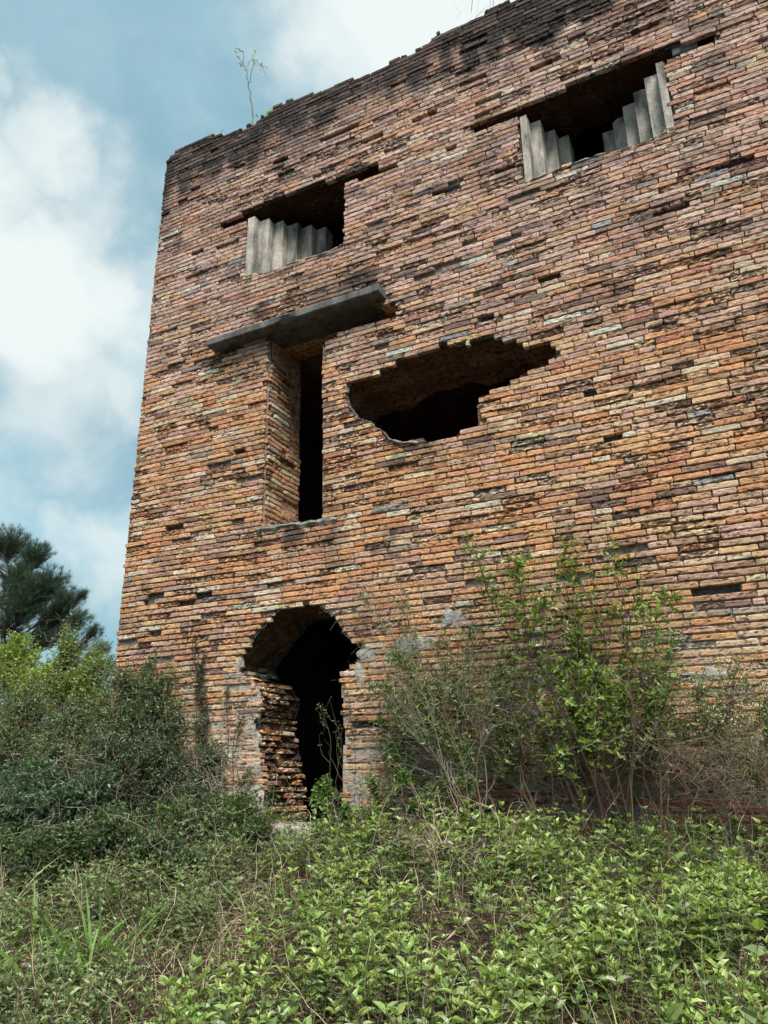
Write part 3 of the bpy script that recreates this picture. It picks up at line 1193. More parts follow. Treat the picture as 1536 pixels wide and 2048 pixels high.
class Veg:
    def __init__(s):
        s.v, s.t, s.c, s.m, s.n = [], [], [], [], 0

    def _add(s, v, t, c, mi):
        s.v.append(v)
        s.t.append(t + s.n)
        s.c.append(c)
        s.m.append(np.full(len(t), mi))
        s.n += len(v)

    def leaves(s, P, D, L, col, wid=.5, rng=RNG, mi=0, up=.9, lift=1.0):
        """pointed leaves folded along their midrib; P base points, D directions, L lengths"""
        n = len(P)
        if n == 0:
            return
        D = norm(np.asarray(D, float))
        Nn = rng.standard_normal((n, 3)) * .45 + np.array([0, 0, up])
        B_ = norm(np.cross(D, Nn))
        Nn = np.cross(B_, D)
        L = np.broadcast_to(L, (n,)).astype(float)
        w = np.broadcast_to(wid, (n,)).astype(float) * rng.uniform(.85, 1.15, n)
        cur = rng.uniform(-1.2, 2.2, n) * lift
        X = LT[None, :, 0] * L[:, None]
        Yv = LT[None, :, 1] * (L * w)[:, None]
        Z = LT[None, :, 2] * L[:, None] * rng.uniform(.8, 2.6, n)[:, None] - (LT[None, :, 0] ** 2) * (L * .12 * cur)[:, None]
        V_ = P[:, None] + D[:, None] * X[..., None] + B_[:, None] * Yv[..., None] + Nn[:, None] * Z[..., None]
        C_ = np.repeat(np.asarray(col)[:, None], 8, 1)
        C_ = C_ * np.array([.9, 1.02, .92, 1.0, 1.02, .95, 1.0, 1.0])[None, :, None]
        T = (LTRI[None] + (np.arange(n) * 8)[:, None, None]).reshape(-1, 3)
        s._add(V_.reshape(-1, 3), T, C_.reshape(-1, 3), mi)

    def blades(s, P, D, L, W, col, bend, seg=5, rng=RNG, mi=0):
        """grass blades: strips that arch over"""
        n = len(P)
        D = norm(D)
        side = norm(np.cross(D, rng.standard_normal((n, 3))))
        drop = np.array([0, 0, -1.0])
        V_ = []
        for k in range(seg + 1):
            t = k / seg
            c = P + D * (L * t)[:, None] + drop * (bend * L * t * t)[:, None]
            c = c + norm(D * np.array([1, 1, 0]))* (bend * L * .5 * t * t)[:, None]
            w = W * (1 - t ** 2.2) * (.35 + .65 * min(1, t * 4))
            V_ += [c - side * w[:, None], c + side * w[:, None]]
        V_ = np.stack(V_, 1)
        m = V_.shape[1]
        T = []
        for k in range(seg):
            a_ = 2 * k
            T += [(a_, a_ + 1, a_ + 3), (a_, a_ + 3, a_ + 2)]
        T = (np.array(T)[None] + (np.arange(n) * m)[:, None, None]).reshape(-1, 3)
        C_ = np.repeat(np.asarray(col)[:, None], m, 1).reshape(-1, 3)
        s._add(V_.reshape(-1, 3), T, C_, mi)

    def tubes(s, paths, r0, r1, col, sides=4, mi=0):
        """paths (n, k, 3) into tapered tubes"""
        P = np.asarray(paths, float)
        n, k, _ = P.shape
        T_ = norm(np.gradient(P, axis=1))
        ref = np.array([.31, .87, .38])
        A = norm(np.cross(T_, ref))
        B_ = np.cross(T_, A)
        r0 = np.broadcast_to(r0, (n,))
        r1 = np.broadcast_to(r1, (n,))
        f = np.linspace(0, 1, k)
        r = r0[:, None] * (1 - f) + r1[:, None] * f
        th = np.arange(sides) * 2 * math.pi / sides
        V_ = P[:, :, None] + r[:, :, None, None] * (A[:, :, None] * np.cos(th)[None, None, :, None] + B_[:, :, None] * np.sin(th)[None, None, :, None])
        idx = np.arange(k * sides).reshape(k, sides)
        j = np.roll(idx, -1, 1)
        T = np.concatenate([np.stack([idx[:-1], j[:-1], j[1:]], -1).reshape(-1, 3), np.stack([idx[:-1], j[1:], idx[1:]], -1).reshape(-1, 3)])
        T = (T[None] + (np.arange(n) * k * sides)[:, None, None]).reshape(-1, 3)
        col = np.broadcast_to(np.asarray(col, float), (n, 3))
        C_ = np.repeat(col[:, None], k * sides, 1).reshape(-1, 3)
        s._add(V_.reshape(-1, 3), T, C_, mi)

    def build(s, name, mats, parent=None):
        if not s.v:
            return None
        return link_mesh(name, np.concatenate(s.v), np.concatenate(s.t), np.clip(np.concatenate(s.c), .005, .8), mats, parent, midx=np.concatenate(s.m))


def wiggly(a, b, k, amp, rng, sag=0.0):
    """paths between point arrays a and b (n,3)"""
    n = len(a)
    f = np.linspace(0, 1, k)
    P = a[:, None] * (1 - f)[None, :, None] + b[:, None] * f[None, :, None]
    L = np.linalg.norm(b - a, axis=1)
    w1 = rng.standard_normal((n, 3)) * amp
    w2 = rng.standard_normal((n, 3)) * amp * .5
    w3 = rng.standard_normal((n, 3)) * amp * .22
    P = P + L[:, None, None] * (w1[:, None] * np.sin(math.pi * f)[None, :, None] + w2[:, None] * np.sin(2 * math.pi * f)[None, :, None]
                                + w3[:, None] * np.sin(5 * math.pi * f)[None, :, None])
    P[:, :, 2] += sag * L[:, None] * np.sin(math.pi * f)[None]
    return P


def pick(P, f):
    """points at parameter f (n,) along paths P (n,k,3)"""
    k = P.shape[1]
    x = f * (k - 1)
    i = np.minimum(x.astype(int), k - 2)
    t = (x - i)[:, None]
    ar = np.arange(len(P))
    return P[ar, i] * (1 - t) + P[ar, i + 1] * t


def tint(n, base, rng, var=.18, warm=.06):
    c = np.array(base)[None] * (1 + var * rng.standard_normal((n, 1)))
    c = c * (1 + warm * rng.standard_normal((n, 3)))
    return np.clip(c, .01, .6)


G_BRIGHT = (.165, .285, .045)
G_MID = (.095, .175, .035)
G_DARK = (.045, .085, .026)
G_BLUE = (.055, .105, .045)
G_YEL = (.26, .36, .045)
WOOD_D = (.05, .033, .026)
WOOD_G = (.22, .19, .155)
STRAW = (.42, .34, .23)


def base_at(px, Y, dz=0.0):
    x = float(wp(px, 1560, Y)[0])
    return np.array([x, Y, float(gz(x, Y)) + dz])


def shrub(name, label, cat, base, tips, seed, leaf=.04, col=G_MID, col2=None, wood=WOOD_D, stem_r=.006, group=None, amp=.08,
          leaf_w=.5, pair=.035, twig_n=0, twig_col=WOOD_G, twig_reach=.5, seeds=0, sag=.0, sub_len=None, dens=1.7, up=.45, rscale=1.0):
    """tips: (point, radius, number of branchlets, leaves per branchlet).  base: one point"""
    rng = np.random.default_rng(seed)
    root = empty(name, base, label, cat, group)
    bpy.context.view_layer.update()
    st, fo, tw = Veg(), Veg(), Veg()
    for (tp, rad, nsub, nl) in tips:
        tp = np.asarray(tp, float)
        nsub = int(nsub * dens)
        nl = nl + 1
        rad3 = np.array(rad if isinstance(rad, (tuple, list)) else (rad, rad * .6, rad)) * rscale
        b0 = base + rng.standard_normal(3) * np.array([.08, .05, 0])
        path = wiggly(b0[None], tp[None], 12, amp, rng, sag)
        L = np.linalg.norm(tp - b0)
        st.tubes(path, stem_r * (.6 + .4 * min(1.5, L)), .0022, tint(1, wood, rng)[0], 5)
        f = rng.uniform(.35, 1, nsub) ** .8
        s0 = pick(np.repeat(path, nsub, 0), f)
        dirr = rng.standard_normal((nsub, 3))
        dirr = norm(dirr) * (rng.random((nsub, 1)) ** .45)
        e = tp + dirr * rad3
        # branchlets that start low reach less far
        e = s0 + (e - s0) * np.where(f[:, None] > .8, 1, .75)
        if sub_len:
            dl_ = e - s0
            ln = np.linalg.norm(dl_, axis=1, keepdims=True)
            s0 = np.where(ln > sub_len, e - dl_ / ln * sub_len, s0)
        sub = wiggly(s0, e, 7, .10, rng, .02)
        st.tubes(sub, .0028, .0012, tint(nsub, wood, rng), 3)
        # opposite leaves
        for k in range(nl):
            ff = np.clip((k + 1) / nl + rng.uniform(-.06, .06, nsub), .05, 1)
            p = pick(sub, ff)
            tdir = norm(pick(sub, np.clip(ff + .08, 0, 1)) - pick(sub, np.clip(ff - .08, 0, 1)))
            sd = norm(np.cross(tdir, rng.standard_normal((nsub, 3))))
            for sg in (-1, 1):
                D = tdir * .45 + sd * sg + np.array([0, 0, .12])
                mixc = tint(nsub, col, rng)
                if col2 is not None:
                    kk = (rng.random(nsub) < .35)[:, None]
                    mixc = np.where(kk, tint(nsub, col2, rng), mixc)
                sz = leaf * rng.uniform(.6, 1.25, nsub) * (1.05 - .35 * ff)
                keep = rng.random(nsub) < .9
                fo.leaves(p[keep], D[keep], sz[keep], mixc[keep], leaf_w, rng, up=up)
        if twig_n:
            a_ = tp + rng.standard_normal((twig_n, 3)) * rad3 * .6
            e_ = a_ + norm(rng.standard_normal((twig_n, 3)) + np.array([0, 0, .2])) * twig_reach * rng.uniform(.3, 1, (twig_n, 1))
            tw.tubes(wiggly(a_, e_, 9, .16, rng), .0018, .0008, tint(twig_n, twig_col, rng, .3), 3)
        if seeds:
            a_ = tp + rng.standard_normal((seeds, 3)) * rad3 * .55
            for k in range(18):
                pp = a_ + rng.standard_normal((seeds, 3)) * .022
                tw.leaves(pp, rng.standard_normal((seeds, 3)), .013, tint(seeds, (.50, .43, .30), rng), .8, rng)
    st.build('stem', M_STEM, root)
    fo.build('foliage', M_LEAF, root)
    if tw.v:
        tag(tw.build('seed_head' if seeds else 'dead_twig', M_STEM, root), kind='stuff')
    return root


def T(px, py, Y, r, n, k):
    return (wp(px, py, Y), r, n, k)


# ------------------------------------------------------------------ shrubs against the wall, right of the doorway
shrub('shrub', 'tallest light green shrub against the brick wall, long dark stems fanning up', 'shrub', base_at(1225, -.55), [
    T(945, 1085, -.3, (.16, .1, .12), 10, 4), T(1040, 1120, -.3, (.26, .14, .10), 16, 4), T(1130, 1075, -.25, (.2, .14, .14), 14, 4), T(1210, 1040, -.2, (.1, .1, .18), 9, 4),
    T(1150, 1140, -.2, (.16, .1, .14), 12, 4), T(990, 1170, -.3, (.2, .14, .1), 9, 3), T(1090, 1190, -.3, (.28, .14, .12), 12, 3), T(1150, 1250, -.3, (.22, .14, .12), 10, 4),
    T(1110, 1330, -.35, (.26, .15, .10), 24, 5), T(1190, 1345, -.35, (.28, .15, .12), 30, 5), T(1150, 1400, -.4, (.3, .15, .08), 20, 5), T(1060, 1380, -.35, (.2, .12, .1), 10, 4),
    T(1110, 1500, -.5, (.2, .12, .1), 6, 4)],
    101, leaf=.068, col=(.17, .26, .06), col2=(.29, .38, .10), stem_r=.0065, amp=.035, twig_n=14, twig_reach=.4, dens=1.45, up=.8)
shrub('shrub', 'leafy upright shrub with paired leaves, right of the tallest shrub on the wall', 'shrub', base_at(1275, -.45), [
    T(1345, 1190, -.3, (.12, .08, .14), 9, 5), T(1280, 1190, -.3, (.14, .1, .14), 9, 5), T(1310, 1240, -.3, (.18, .1, .14), 14, 5), T(1270, 1310, -.3, (.25, .12, .14), 20, 5), T(1330, 1350, -.35, (.2, .12, .12), 12, 4),
    T(1240, 1230, -.3, (.12, .1, .14), 8, 5), T(1250, 1400, -.3, (.22, .12, .12), 12, 4)],
    102, leaf=.07, col=(.15, .24, .055), col2=(.25, .36, .09), amp=.05, leaf_w=.55, twig_n=6, dens=.8, up=.7, wood=(.10, .08, .055), stem_r=.0045)
shrub('shrub', 'half-bare shrub with grey stems leaning left towards the doorway over the brick wall', 'shrub', base_at(965, -.5), [
    T(800, 1200, -.15, (.1, .08, .16), 9, 5), T(725, 1190, -.15, (.1, .06, .14), 5, 2), T(790, 1310, -.25, (.2, .12, .12), 20, 5), T(760, 1370, -.3, (.2, .12, .12), 22, 5), T(850, 1380, -.3, (.28, .14, .14), 30, 5), T(940, 1250, -.25, (.2, .12, .2), 12, 4),
    T(880, 1270, -.25, (.16, .12, .2), 10, 3), T(1000, 1340, -.3, (.24, .12, .16), 20, 4), T(900, 1330, -.3, (.22, .14, .16), 18, 4), T(1020, 1440, -.3, (.24, .12, .14), 20, 5), T(860, 1450, -.3, (.25, .14, .12), 22, 5), T(940, 1480, -.35, (.25, .15, .14), 18, 5)],
    103, leaf=.045, col=(.11, .17, .055), col2=(.22, .30, .09), wood=(.15, .125, .10), amp=.05, twig_n=22, twig_reach=.55, dens=2.6, stem_r=.0042)
shrub('shrub', 'straggly shrub with tan dried flower heads at the right end of the wall', 'shrub', base_at(1500, -.6), [
    T(1400, 1360, -.4, (.22, .14, .14), 12, 3), T(1470, 1330, -.4, (.22, .14, .12), 12, 4), T(1530, 1400, -.4, (.2, .14, .14), 14, 4), T(1425, 1430, -.45, (.2, .14, .14), 10, 3), T(1500, 1470, -.5, (.24, .15, .14), 12, 3), T(1580, 1360, -.4, (.25, .15, .2), 14, 4)],
    104, leaf=.042, col=(.13, .19, .06), col2=(.26, .33, .11), wood=(.10, .07, .055), amp=.07, seeds=9, dens=3.2)
shrub('shrub', 'bare tangle of brown arching twigs low at the right end of the wall', 'shrub', base_at(1440, -.75), [
    T(1390, 1520, -.6, (.3, .2, .14), 10, 2), T(1470, 1530, -.7, (.3, .2, .14), 10, 2), T(1530, 1560, -.7, (.3, .2, .14), 10, 2)],
    105, leaf=.03, col=G_MID, wood=(.12, .085, .065), amp=.1, twig_n=85, twig_reach=.6, twig_col=(.15, .11, .08))
shrub('shrub', 'wide arching tangle of thin small-leaved stems behind the other wall shrubs', 'shrub', base_at(1120, -.35), [
    T(px_, py_, -.22, (.3, .12, .17), nn_, 4) for px_, py_, nn_ in ((850, 1330, 10), (930, 1390, 18), (1000, 1290, 12), (1060, 1300, 14), (1000, 1430, 20), (1080, 1450, 20), (1160, 1470, 16), (1240, 1440, 16), (1290, 1480, 14),
    (1340, 1420, 16), (1400, 1460, 14), (1450, 1410, 14), (1180, 1270, 12), (1290, 1360, 14), (1370, 1340, 12), (1520, 1440, 14))],
    109, leaf=.048, col=(.13, .20, .06), col2=(.27, .35, .11), wood=(.09, .07, .05), amp=.07, twig_n=14, twig_reach=.5, dens=1.5, stem_r=.0035)
shrub('shrub', 'low leafy bush with bright leaves hugging the right edge of the doorway', 'shrub', base_at(755, -.4), [
    T(745, 1560, -.3, (.16, .1, .1), 22, 4), T(815, 1555, -.35, (.18, .12, .12), 26, 4), T(790, 1480, -.25, (.16, .1, .12), 18, 4), T(760, 1440, -.2, (.1, .08, .12), 10, 4), T(830, 1520, -.3, (.2, .12, .1), 20, 4), T(900, 1560, -.4, (.2, .12, .1), 18, 4),
    T(740, 1620, -.45, (.18, .1, .08), 20, 4), T(860, 1600, -.45, (.2, .12, .08), 24, 4), T(800, 1400, -.2, (.16, .1, .12), 16, 4)],
    106, leaf=.045, col=(.11, .19, .045), col2=(.18, .29, .06), amp=.08, twig_n=8)
shrub('sprig', 'thin pale sprig with small leaves growing inside the dark doorway', 'plant', base_at(705, -.12), [
    T(690, 1370, -.05, (.04, .04, .07), 6, 4), T(640, 1415, -.05, (.06, .04, .03), 5, 4), T(660, 1400, -.05, (.04, .04, .05), 3, 3), T(685, 1430, -.05, (.03, .03, .06), 4, 3)],
    107, leaf=.03, col=(.12, .19, .06), col2=(.2, .27, .1), amp=.06, stem_r=.0015, wood=(.08, .07, .05), dens=.8)
shrub('shrub', 'small broad-leaved plant growing on the doorway threshold', 'plant', base_at(665, -.35), [
    T(650, 1565, -.25, (.09, .08, .08), 10, 4), T(640, 1600, -.3, (.1, .08, .07), 12, 4), T(690, 1620, -.4, (.12, .08, .08), 16, 4), T(655, 1660, -.5, (.13, .08, .07), 16, 4), T(630, 1575, -.25, (.06, .06, .08), 6, 3)],
    108, leaf=.055, col=(.09, .16, .05), col2=(.2, .3, .06), leaf_w=.65)

# ------------------------------------------------------------------ vines climbing the wall left of the doorway
shrub('vine', 'thin dark vine climbing the bricks between the corner thicket and the doorway', 'vine', base_at(425, -.1), [
    T(405, 1330, -.06, (.09, .03, .2), 24, 6), T(385, 1290, -.05, (.08, .03, .14), 8, 3), T(375, 1260, -.05, (.05, .03, .1), 6, 3), T(410, 1400, -.06, (.1, .04, .12), 16, 4), T(395, 1450, -.08, (.12, .05, .12), 18, 4)],
    110, leaf=.03, col=(.035, .065, .025), col2=(.06, .11, .035), amp=.05, sub_len=.2)
shrub('vine', 'sparse creeper with scattered small leaves on the bricks beside the doorway', 'vine', base_at(470, -.1), [
    T(485, 1440, -.06, (.1, .03, .1), 6, 3), T(500, 1540, -.07, (.2, .04, .1), 12, 4), T(545, 1590, -.1, (.15, .05, .1), 14, 4), T(440, 1540, -.08, (.12, .04, .12), 10, 3), T(450, 1360, -.05, (.12, .03, .12), 5, 3)],
    111, leaf=.035, col=(.05, .09, .035), col2=(.11, .18, .05), amp=.06, sub_len=.25)

# ------------------------------------------------------------------ the thicket on the left
LG = None
def thick(label, base, tips, seed, **k):
    more = []
    for (p, r, n, l) in tips:
        g_ = float(gz(p[0], p[1]))
        if p[2] - g_ > .35:
            q_ = np.array([p[0], p[1] - .05, g_ + (p[2] - g_) * .45])
            more.append((q_, (r[0] * 1.1, r[1], max(.12, (p[2] - g_) * .4)), int(n * .7), l))
    k['leaf'] = k['leaf'] * 1.3
    shrub('bush', label, 'bush', base, tips + more, seed, dens=3.0, up=.3, rscale=1.3, leaf_w=.58, **k)
thick('dense dark green bush pressed against the left corner of the building', base_at(270, -.7), [
    T(250, 1345, -.3, (.26, .2, .16), 60, 5), T(320, 1370, -.3, (.3, .2, .18), 80, 5), T(260, 1420, -.5, (.34, .25, .2), 90, 5), T(350, 1440, -.4, (.26, .2, .2), 80, 5), T(300, 1320, -.2, (.16, .12, .12), 24, 4)],
    120, leaf=.032, col=(.06, .105, .04), col2=(.17, .24, .09), twig_n=26, sub_len=.3, twig_col=(.16, .13, .11), twig_reach=.35)
thick('dark tangled bush with glossy leaves just left of the doorway', base_at(330, -1.0), [
    T(330, 1510, -.7, (.36, .28, .2), 120, 5), T(420, 1510, -.5, (.24, .2, .18), 60, 5), T(260, 1500, -.9, (.34, .25, .2), 110, 5), T(390, 1590, -.8, (.32, .25, .16), 90, 5), T(200, 1490, -1.0, (.34, .25, .2), 80, 5)],
    121, leaf=.03, col=(.05, .09, .04), col2=(.16, .22, .10), twig_n=34, sub_len=.3, twig_col=(.14, .11, .095))
thick('low bush with yellow-green tips just left of the doorstep', base_at(470, -1.1), [
    T(470, 1610, -.8, (.26, .2, .14), 90, 5), T(410, 1640, -1.0, (.28, .22, .14), 100, 5), T(510, 1650, -.9, (.2, .16, .12), 60, 5), T(350, 1640, -1.1, (.26, .2, .16), 90, 5), T(470, 1690, -1.1, (.22, .2, .1), 60, 5)],
    122, leaf=.032, col=(.055, .10, .035), col2=(.16, .25, .055), twig_n=14, sub_len=.26)
thick('bright yellow-green bush glowing above the thicket at the left edge', base_at(20, 1.6), [
    T(30, 1300, 1.9, (.42, .35, .30), 110, 6), T(-40, 1330, 1.9, (.4, .35, .3), 90, 6), T(60, 1360, 1.8, (.36, .3, .24), 90, 6), T(40, 1275, 1.9, (.14, .14, .14), 26, 5), T(110, 1340, 1.8, (.3, .3, .24), 70, 6)],
    123, leaf=.05, col=(.19, .28, .05), col2=(.28, .37, .07), sub_len=.35, wood=(.12, .1, .06))
thick('loose mid-green bush with upright sprigs between the yellow bush and the wall corner', base_at(150, .6), [
    T(135, 1290, .8, (.2, .2, .26), 46, 5), T(170, 1340, .7, (.3, .25, .22), 80, 5), T(100, 1370, .7, (.3, .25, .22), 80, 5), T(200, 1330, .6, (.2, .2, .2), 44, 5), T(130, 1255, .8, (.06, .06, .2), 8, 5), T(205, 1390, .5, (.26, .2, .18), 60, 5)],
    124, leaf=.04, col=(.15, .22, .055), col2=(.27, .35, .09), sub_len=.3, twig_n=8)
thick('grey-green bush with dry brown stems at the left edge, halfway down the thicket', base_at(60, -.6), [
    T(60, 1400, -.2, (.34, .3, .22), 90, 5), T(150, 1430, -.3, (.34, .3, .2), 90, 5), T(20, 1470, -.5, (.34, .3, .22), 90, 5), T(-60, 1430, -.4, (.4, .3, .26), 70, 5), T(110, 1500, -.7, (.34, .28, .2), 90, 5)],
    125, leaf=.034, col=(.08, .125, .05), col2=(.19, .26, .10), twig_n=34, sub_len=.3, twig_col=(.17, .13, .11))
thick('bluish green bush with larger leaves low at the left edge behind dry grass', base_at(60, -1.6), [
    T(70, 1545, -1.3, (.24, .24, .14), 70, 5), T(30, 1600, -1.6, (.24, .24, .15), 70, 5), T(130, 1590, -1.4, (.26, .22, .15), 80, 5), T(-50, 1560, -1.6, (.3, .25, .2), 60, 5), T(190, 1570, -1.3, (.24, .2, .16), 70, 5)],
    126, leaf=.038, col=(.05, .105, .05), col2=(.12, .20, .11), twig_n=12, sub_len=.26)
thick('dark green spreading bush in front of the thicket, lowest on the slope', base_at(250, -1.8), [
    T(230, 1640, -1.5, (.28, .24, .13), 90, 5), T(310, 1680, -1.6, (.26, .22, .12), 80, 5), T(150, 1670, -1.8, (.26, .24, .12), 80, 5), T(80, 1690, -2.0, (.24, .22, .12), 70, 5), T(390, 1720, -1.7, (.2, .2, .09), 50, 5), T(-20, 1680, -2.0, (.26, .22, .14), 60, 5)],
    127, leaf=.032, col=(.05, .095, .035), col2=(.12, .20, .055), twig_n=16, sub_len=.24)


def twig_tangle(name, label, px, py, Y, n, reach, col, seed, spread=(.15, .1, .05), up=.4, dirb=(0, 0, 0)):
    rng = np.random.default_rng(seed)
    c = wp(px, py, Y)
    root = empty(name, (c[0], c[1], float(gz(c[0], c[1]))), label, 'dead branches')
    bpy.context.view_layer.update()
    v = Veg()
    a_ = c + rng.standard_normal((n, 3)) * np.array(spread)
    d = norm(rng.standard_normal((n, 3)) + np.array([0, 0, up]) + np.array(dirb))
    e = a_ + d * reach * rng.uniform(.35, 1, (n, 1))
    mp_ = wiggly(a_, e, 10, .15, rng, .06)
    v.tubes(mp_, .0032, .0010, tint(n, col, rng, .3), 4)
    m = n * 2
    ii = rng.integers(0, n, m)
    s0 = pick(mp_[ii], rng.uniform(.3, .9, m))
    e2_ = s0 + norm(rng.standard_normal((m, 3)) + d[ii]) * reach * .35 * rng.uniform(.4, 1, (m, 1))
    v.tubes(wiggly(s0, e2_, 6, .15, rng), .0016, .0007, tint(m, col, rng, .3), 3)
    # the stem that holds it to the ground
    gb = np.array([[c[0], c[1], float(gz(c[0], c[1])) - .02]])
    v.tubes(wiggly(gb, c[None], 6, .08, rng), .006, .004, tint(1, col, rng), 5)
    tag(v.build('twig', M_STEM, root), kind='stuff')


twig_tangle('dead_branch', 'spray of bare grey-brown twigs left of the doorway', 425, 1575, -.75, 26, .42, (.26, .21, .18), 131, (.12, .08, .05), .2, (-.5, 0, .3))
twig_tangle('dead_branch', 'thicket of dry brown twigs lying on the slope right of the doorway', 900, 1690, -1.3, 60, .45, (.24, .18, .14), 132, (.3, .25, .02), .25)
twig_tangle('dead_branch', 'single long pale dead twig slanting up inside the left thicket', 150, 1560, -1.4, 2, .55, (.34, .29, .26), 133, (.05, .05, .02), .6, (1.2, 0, .4))


# ------------------------------------------------------------------ grass tufts
def tuft(label, base, n, L, W, col, seed, bend=.35, spread=.06, up=1.6, group=None, name='grass_tuft', seg=6):
    rng = np.random.default_rng(seed)
    root = empty(name, base, label, 'grass', group)
    bpy.context.view_layer.update()
    v = Veg()
    P = np.array(base) + rng.standard_normal((n, 3)) * np.array([spread, spread, 0]) - np.array([0, 0, .01])
    D = norm(rng.standard_normal((n, 3)) * np.array([.6, .6, .1]) + np.array([0, 0, up]))
    v.blades(P, D, L * rng.uniform(.5, 1.1, n), W * rng.uniform(.6, 1.1, n), tint(n, col, rng, .2), bend * rng.uniform(.3, 1.6, n), seg, rng)
    tag(v.build('blade', M_LEAF, root), kind='stuff')


tuft('clump of broad green grass blades on the lower left slope', base_at(225, -3.0), 40, .55, .013, (.17, .29, .07), 141, .35, .10)
tuft('second clump of green grass blades, left of and behind the broadest one', base_at(130, -2.7), 30, .5, .011, (.16, .27, .07), 142, .35, .09)
tuft('yellow-green grass clump in the bottom left corner', base_at(40, -3.1), 40, .42, .008, (.25, .33, .09), 143, .45, .12)
tuft('tall tan dry grass stalks arching at the left edge', base_at(20, -2.5), 40, .62, .0032, (.48, .39, .26), 144, .4, .12, 2.2)
tuft('pale dry grass clump below the left thicket, near the bare path', base_at(330, -2.9), 34, .36, .003, (.40, .32, .22), 145, .55, .14, 1.2)
tuft('thin green grass clump in the middle of the slope under the doorway', base_at(590, -1.9), 26, .34, .004, (.15, .26, .06), 146, .4, .1, 2.0)
tuft('white-tan dry grass stems arching at the bottom right of centre', base_at(1010, -3.6), 12, .42, .0028, (.55, .5, .38), 147, .5, .05, 1.6)
tuft('dry grass stems fanning low at the bottom right corner', base_at(1440, -3.5), 16, .42, .0026, (.52, .45, .34), 148, .6, .08, 1.2)
tuft('dry grass stems leaning at the foot of the wall, under the tallest shrub', base_at(1060, -.8), 40, .5, .0026, (.42, .34, .26), 149, .5, .3, 1.5)
tuft('dry pale stalks standing at the foot of the wall near the right edge', base_at(1400, -1.0), 26, .55, .0028, (.45, .37, .28), 150, .5, .2, 2.0)
tuft('tuft of pale grass wisps on top of the wall near the upper right', np.array([wp(965, 28, .05)[0], .05, float(topz(wp(965, 28, .05)[0])) - .02]), 16, .34, .004, (.3, .34, .2), 151, .35, .13, 1.6)
tuft('tiny weeds on the wall top near the left corner', np.array([wp(440, 268, .05)[0], .05, float(topz(wp(440, 268, .05)[0])) - .02]), 14, .2, .005, (.25, .34, .15), 152, .35, .14, 1.2)
tuft('short grass wisps on the wall top at the foot of the sapling', np.array([wp(525, 233, .08)[0], .08, float(topz(wp(525, 233, .08)[0])) - .02]), 12, .26, .009, (.3, .42, .12), 153, .5, .08, .8)


# ------------------------------------------------------------------ sapling on the wall top
def sapling():
    rng = np.random.default_rng(161)
    b = np.array([wp(508, 240, .1)[0], .1, float(topz(wp(508, 240, .1)[0])) - .02])
    root = empty('sapling', b, 'thin bare sapling rooted on top of the wall, against the sky', 'sapling')
    bpy.context.view_layer.update()
    st, fo = Veg(), Veg()
    pts = [(508, 240), (503, 205), (497, 175), (494, 150), (486, 125), (488, 104)]
    p1 = np.array([wp(x, y, .1) for x, y in pts])
    p1[0] = b
    pts2 = [(497, 175), (500, 158), (504, 140), (508, 122), (513, 118), (516, 128), (525, 132)]
    p2 = np.array([wp(x, y, .1) for x, y in pts2])

    def smooth(p, k=24):
        t = np.linspace(0, len(p) - 1, k)
        r = np.stack([np.interp(t, np.arange(len(p)), p[:, i]) for i in range(3)], -1)
        return r + rng.standard_normal(r.shape) * .006
    s1, s2 = smooth(p1), smooth(p2)
    st.tubes(s1[None], .010, .004, (.16, .14, .12), 5)
    st.tubes(s2[None], .006, .003, (.16, .14, .12), 4)
    for tip in (s1[-1], s2[-1], s2[12], s1[18]):
        n = 5
        a_ = np.repeat(tip[None], n, 0)
        e = a_ + norm(rng.standard_normal((n, 3))) * rng.uniform(.05, .13, (n, 1))
        w = wiggly(a_, e, 5, .15, rng)
        st.tubes(w, .003, .0015, tint(n, (.2, .18, .14), rng), 3)
        fo.leaves(e, rng.standard_normal((n, 3)), .05, tint(n, (.28, .32, .16), rng), .5, rng)
    st.build('stem', M_STEM, root)
    fo.build('foliage', M_LEAF, root)


sapling()


